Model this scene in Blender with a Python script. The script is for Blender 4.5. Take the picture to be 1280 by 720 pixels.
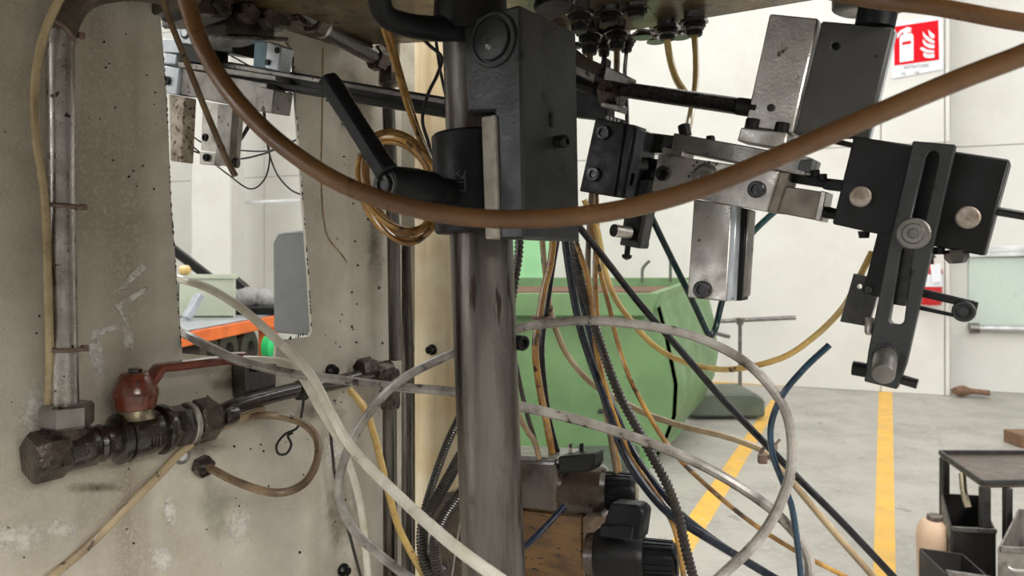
import bpy, bmesh, math, random
from mathutils import Vector as V, Matrix
from mathutils.geometry import tessellate_polygon
random.seed(7)
for o in list(bpy.data.objects): bpy.data.objects.remove(o)
SC = bpy.context.scene
COL = SC.collection
PI = math.pi
# ------------------------------------------------------------------ camera, world, lights, exposure
F, HZ, CZ = 925.0, 325.0, 1.30          # focal length (px of 1280), horizon row, camera height
cd = bpy.data.cameras.new('camera'); cam = bpy.data.objects.new('camera', cd); COL.objects.link(cam)
cam.location = (0, 0, CZ); cam.rotation_euler = (PI/2, 0, 0)
cd.sensor_width = 36; cd.lens = 36*F/1280; cd.shift_y = (HZ-360)/1280; cd.clip_start = .01
cd.dof.use_dof = True; cd.dof.focus_distance = .80; cd.dof.aperture_fstop = 11
SC.camera = cam
w = bpy.data.worlds.new('world'); SC.world = w; w.use_nodes = True
wb = w.node_tree.nodes['Background']; wb.inputs[0].default_value = (.93, .97, 1, 1); wb.inputs[1].default_value = .15
def area(name, loc, target, size, power, col=(1, 1, 1)):
    l = bpy.data.lights.new(name, 'AREA'); l.shape = 'RECTANGLE'; l.size, l.size_y = size; l.energy = power; l.color = col
    o = bpy.data.objects.new(name, l); COL.objects.link(o); o.location = loc
    o.rotation_euler = (V(target)-V(loc)).to_track_quat('-Z', 'Y').to_euler(); return o
area('added_fill_light', (2.4, -2.6, 3.2), (-.3, 1, 1.0), (1.8, 1.6), 190, (1, .95, .86))  # added lamp, no such source known; brightens the lower side plate
SKYL = 5.9                               # radiance of the roof's skylights and the added wall panes
SC.view_settings.view_transform = 'Standard'; SC.view_settings.look = 'None'
SC.view_settings.exposure = .04; SC.view_settings.gamma = 1; SC.view_settings.use_curve_mapping = False

# ------------------------------------------------------------------ geometry helpers
UP = V((0, 0, 1))
def ray(px, py): return V(((px-640)/F, 1, (HZ-py)/F))
def P(px, py, Y): return ray(px, py)*Y + V((0, 0, CZ))
class PL:                                # a plane in the room; pt() = where the sight line of a pixel meets it
    def __init__(s, p0, n): s.p = p0; s.n = V(n).normalized()
    def pt(s, px, py, off=0):
        r = ray(px, py); c = V((0, 0, CZ)); t = (s.p + s.n*off - c).dot(s.n)/r.dot(s.n)
        return c + r*t
    def z(s, px, z, off=0):
        q = s.pt(px, HZ, off); return V((q.x, q.y, z))
E1 = V((.579, .815, 0)).normalized(); E2 = V((-E1.y, E1.x, 0))     # the machine's axes: along its side, and across it
N1, N2 = -E1, -E2
WALL = PL(P(0, HZ, .70), N2)
W = WALL.pt

def catmull(pts, n=6):
    if len(pts) < 3:
        return [pts[0].lerp(pts[1], i/n) for i in range(n+1)]
    q = [pts[0]*2-pts[1]] + list(pts) + [pts[-1]*2-pts[-2]]; out = []
    for i in range(1, len(q)-2):
        a, b, c, d = q[i-1:i+3]
        for k in range(n):
            t = k/n
            out.append(.5*((2*b)+(c-a)*t+(2*a-5*b+4*c-d)*t*t+(3*b-a-3*c+d)*t**3))
    out.append(pts[-1].copy()); return out
def resample(pts, step):
    out = [pts[0].copy()]; acc = 0
    for a, b in zip(pts, pts[1:]):
        L = (b-a).length; d = step-acc
        while d <= L and L > 0:
            out.append(a.lerp(b, d/L)); d += step
        acc = L-(d-step)
    return out

class MB:
    def __init__(s): s.v = []; s.f = []
    def add(s, vs, fs):
        b = len(s.v); s.v += [V(x) for x in vs]; s.f += [[i+b for i in f] for f in fs]; return s
    def prism(s, pts, d):
        n = len(pts); d = V(d); vs = list(pts)+[p+d for p in pts]
        fs = [list(range(n)), list(range(2*n-1, n-1, -1))]+[[i, (i+1) % n+0, (i+1) % n+n, i+n][::-1] for i in range(n)]
        return s.add(vs, fs)
    def holed(s, outer, holes, d):
        d = V(d); loops = [outer]+holes; flat = [p for l in loops for p in l]; n = len(flat)
        tri = tessellate_polygon(loops); fs = []
        for t in tri: fs.append(list(t)); fs.append([i+n for i in t][::-1])
        b = 0
        for l in loops:
            m = len(l)
            for i in range(m): fs.append([b+i, b+(i+1) % m, b+(i+1) % m+n, b+i+n])
            b += m
        return s.add(flat+[p+d for p in flat], fs)
    def box(s, c, ax, ay, az):           # centre and three half-axis vectors
        c = V(c); q = [c-ax-ay-az, c+ax-ay-az, c+ax+ay-az, c-ax+ay-az]
        return s.prism(q, az*2)
    def lathe(s, o, axis, prof, n=20, rot=0, caps=True):
        axis = V(axis).normalized(); t = UP if abs(axis.z) < .9 else V((1, 0, 0))
        x = axis.cross(t).normalized(); y = axis.cross(x); vs = []; fs = []
        for (h, r) in prof:
            for k in range(n):
                a = rot+2*PI*k/n; vs.append(V(o)+axis*h+(x*math.cos(a)+y*math.sin(a))*r)
        for j in range(len(prof)-1):
            for k in range(n):
                fs.append([j*n+k, j*n+(k+1) % n, (j+1)*n+(k+1) % n, (j+1)*n+k])
        if caps: fs.append(list(range(n))[::-1]); fs.append([(len(prof)-1)*n+k for k in range(n)])
        return s.add(vs, fs)
    def cyl(s, a, b, r, r2=None, n=20, rot=0):
        d = V(b)-V(a); return s.lathe(a, d, [(0, r), (d.length, r if r2 is None else r2)], n, rot)
    def sweep(s, pts, ru, rv=None, n=10, up=None, caps=True, rot=0):
        m = len(pts); vs = []; fs = []
        tan = [(pts[min(i+1, m-1)]-pts[max(i-1, 0)]).normalized() for i in range(m)]
        u = (up or (UP if abs(tan[0].z) < .9 else V((1, 0, 0)))); u = (u-tan[0]*u.dot(tan[0])).normalized()
        for i in range(m):
            u = (u-tan[i]*u.dot(tan[i])).normalized(); v = tan[i].cross(u)
            a = ru(i/(m-1)) if callable(ru) else (ru[i] if isinstance(ru, list) else ru)
            b = a if rv is None else (rv(i/(m-1)) if callable(rv) else rv)
            for k in range(n):
                t = rot+2*PI*k/n; vs.append(pts[i]+u*(a*math.cos(t))+v*(b*math.sin(t)))
        for j in range(m-1):
            for k in range(n): fs.append([j*n+k, j*n+(k+1) % n, (j+1)*n+(k+1) % n, (j+1)*n+k])
        if caps: fs.append(list(range(n))[::-1]); fs.append([(m-1)*n+k for k in range(n)])
        return s.add(vs, fs)
    def bar(s, pts, hw, hh, up=UP):      # rectangular section
        return s.sweep(pts, hh*math.sqrt(2), hw*math.sqrt(2), 4, up, True, PI/4)
    def torus(s, c, axis, R, r, n=24, m=8):
        axis = V(axis).normalized(); t = UP if abs(axis.z) < .9 else V((1, 0, 0)); x = axis.cross(t).normalized(); y = axis.cross(x)
        vs = []; fs = []
        for i in range(n):
            a = 2*PI*i/n; d = x*math.cos(a)+y*math.sin(a)
            for k in range(m):
                b = 2*PI*k/m; vs.append(V(c)+d*(R+r*math.cos(b))+axis*(r*math.sin(b)))
        for i in range(n):
            for k in range(m): fs.append([i*m+k, ((i+1) % n)*m+k, ((i+1) % n)*m+(k+1) % m, i*m+(k+1) % m])
        return s.add(vs, fs)
    def hexa(s, o, axis, r, h, rot=0):   # hexagon nut body with chamfered ends (r = across corners / 2)
        return s.lathe(o, axis, [(0, r*.9), (h*.12, r), (h*.88, r), (h, r*.9)], 6, rot)
    def screw(s, c, axis, r, h, n=16):   # socket head with a recess
        s.lathe(c, axis, [(0, r), (h*.82, r), (h, r*.88), (h, r*.56), (h*.45, r*.5)], n); return s
    def build(s, name, mat, parent=None, bevel=0, smooth=35, seg=1, origin=None):
        me = bpy.data.meshes.new(name); bm = bmesh.new()
        off = wloc(parent) if parent else (origin if origin is not None else base(s.v))
        vs = [bm.verts.new(p-off) for p in s.v]
        for f in s.f:
            try: bm.faces.new([vs[i] for i in f])
            except ValueError: pass
        bmesh.ops.remove_doubles(bm, verts=bm.verts, dist=1e-6)
        bmesh.ops.recalc_face_normals(bm, faces=bm.faces)
        if bevel:
            ed = [e for e in bm.edges if len(e.link_faces) == 2 and e.calc_face_angle(0) > math.radians(38)]
            bmesh.ops.bevel(bm, geom=ed, offset=bevel, segments=seg, affect='EDGES', profile=.6, clamp_overlap=True)
        bm.to_mesh(me); bm.free()
        if smooth:
            me.polygons.foreach_set('use_smooth', [True]*len(me.polygons)); me.set_sharp_from_angle(angle=math.radians(smooth))
        me.materials.append(mat)
        o = bpy.data.objects.new(name, me); COL.objects.link(o)
        if parent: o.parent = parent
        else: o.location = off
        return o
def base(vs):
    n = len(vs); return V((sum(p.x for p in vs)/n, sum(p.y for p in vs)/n, min(p.z for p in vs)))
def wloc(o):
    l = V(o.location)
    while o.parent: o = o.parent; l = l+V(o.location)
    return l
def tag(o, label, cat, group=None):
    o['label'] = label; o['category'] = cat
    if group: o['group'] = group
    return o
def thing(name, label, cat, loc, group=None):
    o = bpy.data.objects.new(name, None); COL.objects.link(o); o.location = loc; o.empty_display_size = .02
    return tag(o, label, cat, group)
def struct(o): o['kind'] = 'structure'; return o
def pp(plane, pts, off=0): return [plane.pt(x, y, off) for x, y in pts]
def plate(name, plane, pts, depth, mat, parent, off=0, bevel=.0012, holes=None, label=None):
    mb = MB()
    if holes: mb.holed(pp(plane, pts, off), [pp(plane, h, off) for h in holes], plane.n*-depth)
    else: mb.prism(pp(plane, pts, off), plane.n*-depth)
    o = mb.build(name, mat, parent, bevel)
    if label: o['label'] = label
    return o
def disc(plane, px, py, rpx, n=12, sx=1):   # outline of a round hole
    c = plane.pt(px, py); d = (c-V((0, 0, CZ))).dot(V((0, 1, 0)))
    return [(px+rpx*sx*math.cos(2*PI*k/n), py+rpx*math.sin(2*PI*k/n)) for k in range(n)]

# ------------------------------------------------------------------ materials
def mat(name, c1, c2=None, scale=20, rough=.5, metal=0, bump=0, bscale=200, spots=None, sscale=60, sth=.68, rvar=.12, mixpos=(.4, .65),
        streak=None, streakc=(.1, .07, .04), fine=None, coat=0, detail=5, rg=.55, spec=.5, stretch=(1, 1, 1)):
    m = bpy.data.materials.new(name); m.use_nodes = True; nt = m.node_tree; N = nt.nodes; L = nt.links
    b = N['Principled BSDF']; tc = N.new('ShaderNodeTexCoord')
    mp = N.new('ShaderNodeMapping'); mp.inputs['Scale'].default_value = stretch; L.new(tc.outputs['Object'], mp.inputs[0])
    def noise(sc, det=detail, vec=None, rg=.55):
        n = N.new('ShaderNodeTexNoise'); n.inputs['Scale'].default_value = sc; n.inputs['Detail'].default_value = det
        n.inputs['Roughness'].default_value = rg; L.new((vec or mp).outputs[0], n.inputs[0]); return n
    def ramp(n, a, c):
        r = N.new('ShaderNodeMapRange'); r.inputs[1].default_value = a; r.inputs[2].default_value = c; L.new(n.outputs[0], r.inputs[0]); return r
    def mix(fac, A, B):
        x = N.new('ShaderNodeMix'); x.data_type = 'RGBA'; L.new(fac.outputs[0], x.inputs[0])
        for s_, q in ((6, A), (7, B)):
            if isinstance(q, tuple): x.inputs[s_].default_value = (*q, 1)
            else: L.new(q.outputs[2], x.inputs[s_])
        return x
    n1 = noise(scale, detail, None, rg); cur = mix(ramp(n1, *mixpos), c1, c2 or tuple(x*.75 for x in c1))
    if streak:
        mp2 = N.new('ShaderNodeMapping'); mp2.inputs['Scale'].default_value = (1, 1, .08); L.new(tc.outputs['Object'], mp2.inputs[0])
        cur = mix(ramp(noise(streak, 4, mp2), .55, .85), cur, streakc)
    if fine: cur = mix(ramp(noise(fine[0], 2), .5, .8), cur, fine[1])
    if spots: cur = mix(ramp(noise(sscale, 3), sth, sth+.04), cur, spots)
    L.new(cur.outputs[2], b.inputs['Base Color'])
    r = N.new('ShaderNodeMapRange'); r.inputs[1].default_value = .3; r.inputs[2].default_value = .7
    r.inputs[3].default_value = max(.03, rough-rvar); r.inputs[4].default_value = min(1, rough+rvar)
    L.new(noise(scale*2.3).outputs[0], r.inputs[0]); L.new(r.outputs[0], b.inputs['Roughness'])
    b.inputs['Metallic'].default_value = metal; b.inputs['Coat Weight'].default_value = coat; b.inputs['Coat Roughness'].default_value = .12
    b.inputs['Specular IOR Level'].default_value = spec
    if bump:
        bp = N.new('ShaderNodeBump'); bp.inputs['Strength'].default_value = bump; bp.inputs['Distance'].default_value = .002
        L.new(noise(bscale, 4).outputs[0], bp.inputs['Height']); L.new(bp.outputs[0], b.inputs['Normal'])
    return m
M = {}
M['frame'] = mat('machine_paint', (.61, .57, .49), (.42, .38, .305), 7, .62, 0, .5, 300, (.08, .06, .045), 75, .735, streak=11, streakc=(.27, .22, .16), fine=(260, (.53, .49, .42)), detail=9, rg=.68)
M['cream'] = mat('lit_cream_paint', (.80, .70, .50), (.68, .53, .31), 10, .55, 0, .25, 200, (.08, .05, .03), 60, .72, streak=22, streakc=(.42, .27, .12))  # cream lightened and warmed for the light on the column face
M['strip'] = mat('grimy_edge_paint', (.34, .32, .27), (.22, .2, .16), 14, .6, 0, .3, 200, (.05, .04, .03), 70, .68)
M['oilplate'] = mat('oily_plate', (.13, .085, .035), (.045, .03, .015), 12, .35, .2, .3, 160, (.02, .015, .01), 60, .58, coat=.4)
M['chalk'] = mat('chalk', (.84, .83, .80), (.76, .74, .70), 60, .95, spec=.1)
def patchy(m, sc, lo, hi, op=.75):               # chalk and worn paint leave gaps where the ground shows
    nt = m.node_tree; tc = nt.nodes.new('ShaderNodeTexCoord'); n = nt.nodes.new('ShaderNodeTexNoise'); q = nt.nodes.new('ShaderNodeMapRange')
    n.inputs['Scale'].default_value = sc; n.inputs['Detail'].default_value = 6; n.inputs['Roughness'].default_value = .7
    q.inputs[1].default_value = lo; q.inputs[2].default_value = hi; q.inputs[4].default_value = op
    nt.links.new(tc.outputs['Object'], n.inputs[0]); nt.links.new(n.outputs[0], q.inputs[0]); nt.links.new(q.outputs[0], nt.nodes['Principled BSDF'].inputs['Alpha'])
patchy(M['chalk'], 90, .38, .56)
def faded(m, sc, lo, hi, op):
    patchy(m, sc, lo, hi, op); nt = m.node_tree; q = [n for n in nt.nodes if n.bl_idname == 'ShaderNodeMapRange'][-1]
    src = q.inputs[0].links[0].from_socket; at = nt.nodes.new('ShaderNodeAttribute'); at.attribute_name = 'fade'
    a = nt.nodes.new('ShaderNodeMath'); a.operation = 'MULTIPLY_ADD'; a.inputs[1].default_value = .55
    nt.links.new(at.outputs['Fac'], a.inputs[0]); nt.links.new(src, a.inputs[2]); nt.links.new(a.outputs[0], q.inputs[0])
M['wear'] = mat('rubbed_chalky_paint', (.82, .80, .76), (.74, .71, .66), 60, .9, spec=.1); faded(M['wear'], 130, .72, 1.05, .8)
M['stain'] = mat('green_stain', (.30, .34, .26), (.26, .28, .2), 20, .7); faded(M['stain'], 40, .55, 1.25, .5)
M['grease'] = mat('grease_stain', (.18, .13, .085), (.12, .085, .05), 20, .5); faded(M['grease'], 60, .6, 1.25, .65)
M['pipe'] = mat('zinc_pipe', (.50, .48, .46), (.28, .25, .22), 26, .3, .9, .15, 160, (.06, .04, .03), 90, .66, streak=40, streakc=(.2, .16, .13))
M['pole'] = mat('worn_steel_pole', (.20, .185, .17), (.045, .036, .03), 34, .33, .85, .10, 300, (.05, .032, .025), 90, .64, streak=70, streakc=(.05, .036, .03), stretch=(1, 1, .12))
M['grime'] = mat('shaded_caked_grime', (.10, .075, .055), (.045, .032, .024), 30, .5, 0, .6, 150)
M['oily'] = mat('oily_dark_fitting', (.026, .017, .012), (.010, .007, .005), 40, .14, .0, .5, 150, (.004, .003, .003), 90, .6, rvar=.08, spec=.6, coat=.5)
M['nut'] = mat('greased_nut', (.085, .066, .052), (.028, .02, .015), 50, .26, .45, .5, 180, (.015, .01, .008), 90, .6)
M['brass'] = mat('dirty_brass', (.33, .29, .20), (.17, .14, .09), 50, .35, .8, .2, 200, (.04, .03, .02), 90, .66)
M['red'] = mat('brown_red_enamel', (.17, .036, .018), (.085, .018, .01), 45, .28, 0, .12, 200, (.03, .01, .01), 80, .68, coat=.5)
M['black'] = mat('black_oxide', (.010, .010, .011), (.005, .005, .005), 35, .40, .0, .12, 300, (.05, .05, .05), 150, .74, spec=.22)
M['block'] = mat('black_oxide_block', (.036, .038, .040), (.016, .017, .018), 14, .40, .3, .18, 260, (.008, .008, .008), 60, .64)
M['mark'] = mat('engraved_mark', (.006, .006, .006), None, 40, .6)
M['edge'] = mat('edge_highlight_grey', (.09, .09, .09), None, 40, .4, .5)  # lighter grey carries the highlights of the engraved edges
M['screw'] = mat('burnished_screw', (.045, .045, .046), (.02, .02, .02), 80, .3, .7, .1, 300)
M['plast'] = mat('black_plastic', (.010, .011, .013), (.006, .0065, .008), 60, .40, 0, .1, 600, spec=.2)
M['dplate'] = mat('dark_grey_plate', (.062, .062, .058), (.044, .044, .042), 18, .6, .3, .08, 300, (.02, .02, .02), 120, .76)
M['steel'] = mat('ground_steel', (.48, .46, .435), (.27, .25, .23), 22, .36, .85, .15, 320, (.09, .07, .055), 70, .67, fine=(160, (.44, .41, .38)))
M['greysteel'] = mat('worn_grey_steel', (.26, .245, .23), (.14, .13, .12), 26, .38, .8, .2, 300, (.05, .04, .035), 80, .64)
M['brownsteel'] = mat('brown_steel', (.20, .17, .14), (.12, .10, .085), 30, .45, .7, .1, 300)
M['key'] = mat('pale_key_steel', (.42, .39, .34), (.32, .29, .25), 70, .6, .3, .3, 500)
M['rustkey'] = mat('rust_speckled_finger', (.36, .31, .25), (.18, .14, .10), 60, .6, .3, .3, 400, (.07, .045, .03), 130, .58)
M['stud'] = mat('rusty_stud_end', (.42, .37, .33), (.22, .17, .13), 110, .5, .7, .3, 400)
M['thread'] = mat('greasy_thread', (.022, .02, .018), (.01, .009, .008), 60, .3, .4, coat=.4)
M['hose_brown'] = mat('brown_hose', (.145, .070, .026), (.08, .036, .014), 18, .34, 0, .08, 200, (.05, .025, .012), 60, .7)
M['hose_grey'] = mat('oily_grey_hose', (.36, .335, .31), (.13, .11, .095), 30, .3, 0, .1, 200, (.06, .045, .04), 60, .62, coat=.3)
M['hose_white'] = mat('milky_hose', (.74, .71, .63), (.60, .55, .44), 25, .32, 0, 0, 200, (.16, .11, .06), 50, .7, coat=.3)
M['hose_dirty'] = mat('dirty_tan_hose', (.27, .185, .105), (.09, .05, .028), 22, .35, 0, .1, 200, (.05, .03, .02), 60, .62, coat=.2)
M['hose_tan'] = mat('greasy_tan_hose', (.46, .36, .22), (.22, .15, .085), 14, .32, 0, .1, 200, (.07, .045, .03), 60, .64, coat=.3)
M['amber'] = mat('amber_tube', (.46, .25, .06), (.17, .075, .02), 26, .28, 0, 0, 200, (.06, .03, .012), 55, .60, coat=.4)
M['yellow'] = mat('yellowed_tube', (.64, .46, .16), (.48, .30, .09), 26, .3, 0, 0, 200, (.10, .055, .02), 60, .66, coat=.3)
M['clear'] = mat('clear_yellowed_tube', (.40, .31, .17), (.28, .20, .10), 20, .28, 0, 0, coat=.3)
M['navy'] = mat('navy_tube', (.010, .016, .032), (.006, .008, .014), 30, .25, 0, 0, coat=.15, spec=.4)
M['teal'] = mat('dark_teal_tube', (.010, .045, .048), (.006, .025, .028), 30, .25, coat=.4)
M['blue'] = mat('dark_blue_tube', (.012, .045, .085), (.008, .022, .045), 30, .25, coat=.4)
M['blacktube'] = mat('black_tube', (.010, .010, .011), (.006, .006, .006), 30, .25, coat=.1, spec=.4)
M['corr'] = mat('corrugated_conduit', (.035, .028, .022), (.016, .012, .01), 40, .35, coat=.3)
M['coil'] = mat('greased_coil_housing', (.058, .040, .028), (.026, .018, .012), 30, .24, .1, .15, 200, coat=.5)
M['bronze'] = mat('oil_soaked_block', (.17, .085, .022), (.085, .04, .012), 20, .4, .3, .15, 200, (.02, .012, .006), 60, .62, stretch=(1, 1, 4), coat=.2)
M['greybox'] = mat('grey_enamel', (.17, .175, .18), (.14, .145, .15), 14, .45, 0, .1, 200, (.05, .05, .05), 80, .72)
M['blue_body'] = mat('blue_grey_cylinder', (.05, .10, .13), (.03, .06, .08), 30, .4, .2)
M['alu'] = mat('pale_aluminium', (.52, .55, .60), (.40, .43, .47), 30, .4, .5, .1, 200, (.1, .1, .1), 80, .7)
M['wall'] = mat('white_concrete_wall', (.74, .725, .685), (.68, .66, .615), 1.6, .8, 0, .1, 40, fine=(9, (.74, .725, .68)))
M['hall'] = mat('grey_hall_wall', (.36, .355, .345), (.32, .315, .31), 1.5, .8)
M['joint'] = mat('panel_joint', (.42, .40, .36), None, 6, .9)
M['floor'] = mat('concrete_floor', (.375, .355, .315), (.28, .265, .235), 2.2, .5, 0, .1, 30, (.23, .215, .195), 5, .66, fine=(24, (.40, .39, .365)))
M['line'] = mat('yellow_floor_paint', (.72, .41, .06), (.58, .35, .09), 6, .55, 0, 0, 30, (.58, .50, .36), 9, .66)
M['green'] = mat('green_skip_paint', (.14, .255, .105), (.105, .195, .08), 3.5, .45, 0, .05, 60, (.09, .17, .07), 14, .7)
M['green2'] = mat('bright_green_paint', (.33, .66, .34), (.28, .58, .29), 4, .5)
M['dgreen'] = mat('dark_green_grey_paint', (.095, .115, .085), (.065, .08, .06), 6, .55)
M['rust'] = mat('rusty_inside', (.17, .085, .05), (.10, .05, .03), 8, .8)
M['dmetal'] = mat('dark_cart_metal', (.040, .038, .036), (.024, .022, .021), 16, .42, .3, .08, 120, (.09, .08, .07), 30, .7)
M['traytop'] = mat('worn_brown_tray', (.115, .085, .07), (.085, .065, .055), 12, .4, .2)
M['cartgrey'] = mat('worn_grey_bin', (.22, .20, .18), (.12, .11, .10), 18, .5, .2)
M['tan'] = mat('tan_paper', (.56, .40, .28), (.48, .33, .22), 12, .7)
M['wood'] = mat('weathered_wood', (.22, .12, .07), (.13, .07, .04), 14, .75, stretch=(1, 6, 6))
M['orange'] = mat('orange_enamel', (.80, .17, .035), (.62, .12, .03), 8, .45, 0, 0, 60, (.2, .08, .04), 16, .7)
M['benchtop'] = mat('grey_bench_steel', (.46, .48, .50), (.36, .37, .39), 5, .4, .3)
M['rubber'] = mat('dark_roller', (.025, .02, .017), (.05, .04, .025), 12, .5)
M['lightgreen'] = mat('signal_green', (.03, .55, .16), (.02, .42, .12), 8, .4)
M['palebin'] = mat('pale_green_plastic', (.44, .47, .37), (.36, .39, .30), 6, .5)
M['rag'] = mat('grey_rags', (.30, .29, .28), (.12, .12, .12), 14, .8)
M['sign_white'] = mat('sign_white', (.78, .80, .84), (.75, .77, .81), 4, .4)
M['sign_red'] = mat('sign_red', (.72, .006, .016), (.68, .006, .014), 4, .7, spec=.15)
M['ink'] = mat('grey_ink', (.12, .12, .14), None, 4, .6)
M['ext_red'] = mat('extinguisher_red', (.62, .012, .02), None, 6, .3, coat=.4)
M['frost'] = mat('frosted_green_glass', (.56, .66, .58), (.52, .60, .54), 1.4, .35)
M['winframe'] = mat('white_window_frame', (.76, .77, .78), None, 6, .4)
M['alum'] = mat('silver_rail', (.60, .60, .60), (.45, .45, .45), 8, .35, .6)
M['wire'] = mat('black_wire', (.012, .012, .012), None, 30, .4)
M['tie'] = mat('dirty_zip_tie', (.20, .13, .10), (.12, .08, .06), 60, .5)

# ------------------------------------------------------------------ the setting
BWd = V((.929, -.369, 0)).normalized(); BWn = V((-.369, -.929, 0)).normalized()
BW = PL(P(900, 478, CZ*F/(478-HZ)), BWn)
RW = PL(P(1190, 487, CZ*F/(487-HZ)), BWn)
fl = struct(MB().prism([V((-9, -7, -.1)), V((11, -7, -.1)), V((11, 13.5, -.1)), V((-9, 13.5, -.1))], UP*.1).build('floor', M['floor'], smooth=0, origin=V((0, 0, 0))))
FLO = PL(V((0, 0, 0)), UP)
def fline(pts, nm='painted_line', m='line', h=.0015):
    MB().prism(pp(FLO, pts), UP*h).build(nm, M[m], fl, smooth=0)
fline([(1098.5, 488), (1115.5, 488), (1123, 900), (1086, 900)])
a0, b0 = FLO.pt(965, 500), FLO.pt(980, 500)
fline([(964, 500), (977, 500), (824, 760), (780, 760)])
fline([(880, 474.5), (1098, 484), (1098, 488), (880, 478.5)])
fline([(1153, 498), (1155, 498), (1184, 572), (1181, 572)], 'floor_joint', 'joint', .0008)
def wallseg(name, plane, x0, x1, top, joints_z, joints_px, thick, mm='wall'):
    a, b = plane.z(x0, 0), plane.z(x1, 0)
    bk = MB().prism([a-BWn*.012, b-BWn*.012, b-BWn*.012+UP*top, a-BWn*.012+UP*top], BWn*-thick).build(name, M['joint'], smooth=0)
    struct(bk)
    zs = [0]+joints_z+[top]; xs = [a]+[plane.z(x, 0) for x in joints_px]+[b]
    for p, q in zip(xs, xs[1:]):
        for z0, z1 in zip(zs, zs[1:]):
            d = (q-p).normalized(); g = .006
            MB().prism([p+d*g+UP*(z0+g*.5), q-d*g+UP*(z0+g*.5), q-d*g+UP*(z1-g), p+d*g+UP*(z1-g)], BWn*-.012).build('wall_panel', M[mm], child_of(bk), .002, smooth=0)
    return bk
def child_of(o): return o
wallseg('wall_back', BW, -300, 1188, 6.5, [2.43, 4.6], [330, 620, 1101, 1181], .35)
wallseg('wall_right', RW, 1183, 1900, 6.5, [2.43, 4.6], [1500], .3)
struct(MB().prism([V((-9, -7, 0)), V((-9, 13.5, 0)), V((-9, 13.5, 6.5)), V((-9, -7, 6.5))], V((-.2, 0, 0))).build('wall_left', M['wall'], smooth=0))
# white column and sill rail seen through the machine's opening
c = struct(MB().prism(pp(PL(V((0, 8.9, 0)), (0, -1, 0)), [(238, 20), (288, 20), (288, 462), (238, 462)]), V((0, .5, 0))).build('trim_1', M['wall'], None, .02))
tw = PL(V((0, 9.4, 0)), (0, -1, 0))
struct(MB().prism(pp(tw, [(284, 252), (420, 246), (420, 250), (284, 256)]), V((0, .06, 0))).build('trim_2', M['winframe'], None, .004))
struct(MB().prism(pp(tw, [(283, 120), (287, 120), (287, 253), (283, 253)]), V((0, .06, 0))).build('trim_3', M['winframe'], None, .004))
# window on the right
wn = struct(MB().prism(pp(RW, [(1211, 322), (1420, 322), (1420, 408), (1211, 408)], .02), BWn*-.018).build('window_1', M['frost'], smooth=0))
MB().prism(pp(RW, [(1195, 309), (1420, 304), (1420, 317), (1195, 322)], .02), BWn*.05).build('window_frame', M['winframe'], wn, .006)
MB().prism(pp(RW, [(1195, 313), (1420, 309), (1420, 311), (1195, 315.5)], .07), BWn*.006).build('frame_groove', M['alum'], wn, .001)
MB().cyl(RW.pt(1216, 410, .06), RW.pt(1420, 414, .06), .035, n=14).build('bottom_rail', M['alum'], wn)
MB().cyl(RW.pt(1212, 410, .06), RW.pt(1224, 410, .06), .05, n=14).build('rail_cap', M['greysteel'], wn)

# roof with bright skylights, plus glowing wall panes added for fill
sky = bpy.data.materials.new('skylight_and_added_panes'); sky.use_nodes = True
sb_ = sky.node_tree.nodes['Principled BSDF']; sb_.inputs['Base Color'].default_value = (.8, .8, .8, 1)
sb_.inputs['Emission Color'].default_value = (.97, .99, 1, 1); sb_.inputs['Emission Strength'].default_value = SKYL
struct(MB().prism([V((-9, -7, 6.6)), V((11, -7, 6.6)), V((11, 13.5, 6.6)), V((-9, 13.5, 6.6))], UP*.2).build('ceiling', M['wall'], smooth=0))
struct(MB().prism([V((11, -7, 0)), V((11, 13.5, 0)), V((11, 13.5, 6.6)), V((11, -7, 6.6))], V((.2, 0, 0))).build('wall_side', M['hall'], smooth=0))
struct(MB().prism([V((-9, -7, 0)), V((11, -7, 0)), V((11, -7, 6.6)), V((-9, -7, 6.6))], V((0, -.2, 0))).build('wall_front', M['hall'], smooth=0))
k_ = 4
for x0, x1 in ((1.6, 4.2), (5.6, 8.2)):  # unseen glowing panes added for front fill and highlights
    k_ += 1; struct(MB().prism([V((x0, -6.98, 4.7)), V((x1, -6.98, 4.7)), V((x1, -6.98, 6.3)), V((x0, -6.98, 6.3))], V((0, -.03, 0))).build('window_%d' % k_, sky, smooth=0))
for y0, y1 in ((-6.2, -4.6), (-3.6, -2.2)):  # unseen glowing panes added to brighten the steel faces and the pole
    k_ += 1; struct(MB().prism([V((-8.98, y0, 1.0)), V((-8.98, y1, 1.0)), V((-8.98, y1, 4.4)), V((-8.98, y0, 4.4))], V((-.03, 0, 0))).build('window_%d' % k_, sky, smooth=0))
for i, x in enumerate((-5.2, 1.6, 7.4)):
    struct(MB().prism([V((x-.8, -6, 6.5)), V((x+.8, -6, 6.5)), V((x+.8, 9, 6.5)), V((x-.8, 9, 6.5))], UP*.05).build('window_%d' % (i+2), sky, smooth=0))
# ------------------------------------------------------------------ text
def text(name, s, center, right, up, size, m, parent, depth=.001, sx=1):
    cu = bpy.data.curves.new(name, 'FONT'); cu.body = s; cu.size = size; cu.extrude = depth; cu.align_x = 'CENTER'; cu.align_y = 'CENTER'
    to = bpy.data.objects.new(name+'_curve', cu); COL.objects.link(to)
    bpy.context.view_layer.update()
    me = bpy.data.meshes.new_from_object(to.evaluated_get(bpy.context.evaluated_depsgraph_get()))
    bpy.data.objects.remove(to); n = right.cross(up); off = wloc(parent)
    for v in me.vertices: v.co = center+right*(v.co.x*sx)+up*v.co.y+n*v.co.z-off
    me.materials.clear(); me.materials.append(m)
    o = bpy.data.objects.new(name, me); COL.objects.link(o); o.parent = parent; return o

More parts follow.
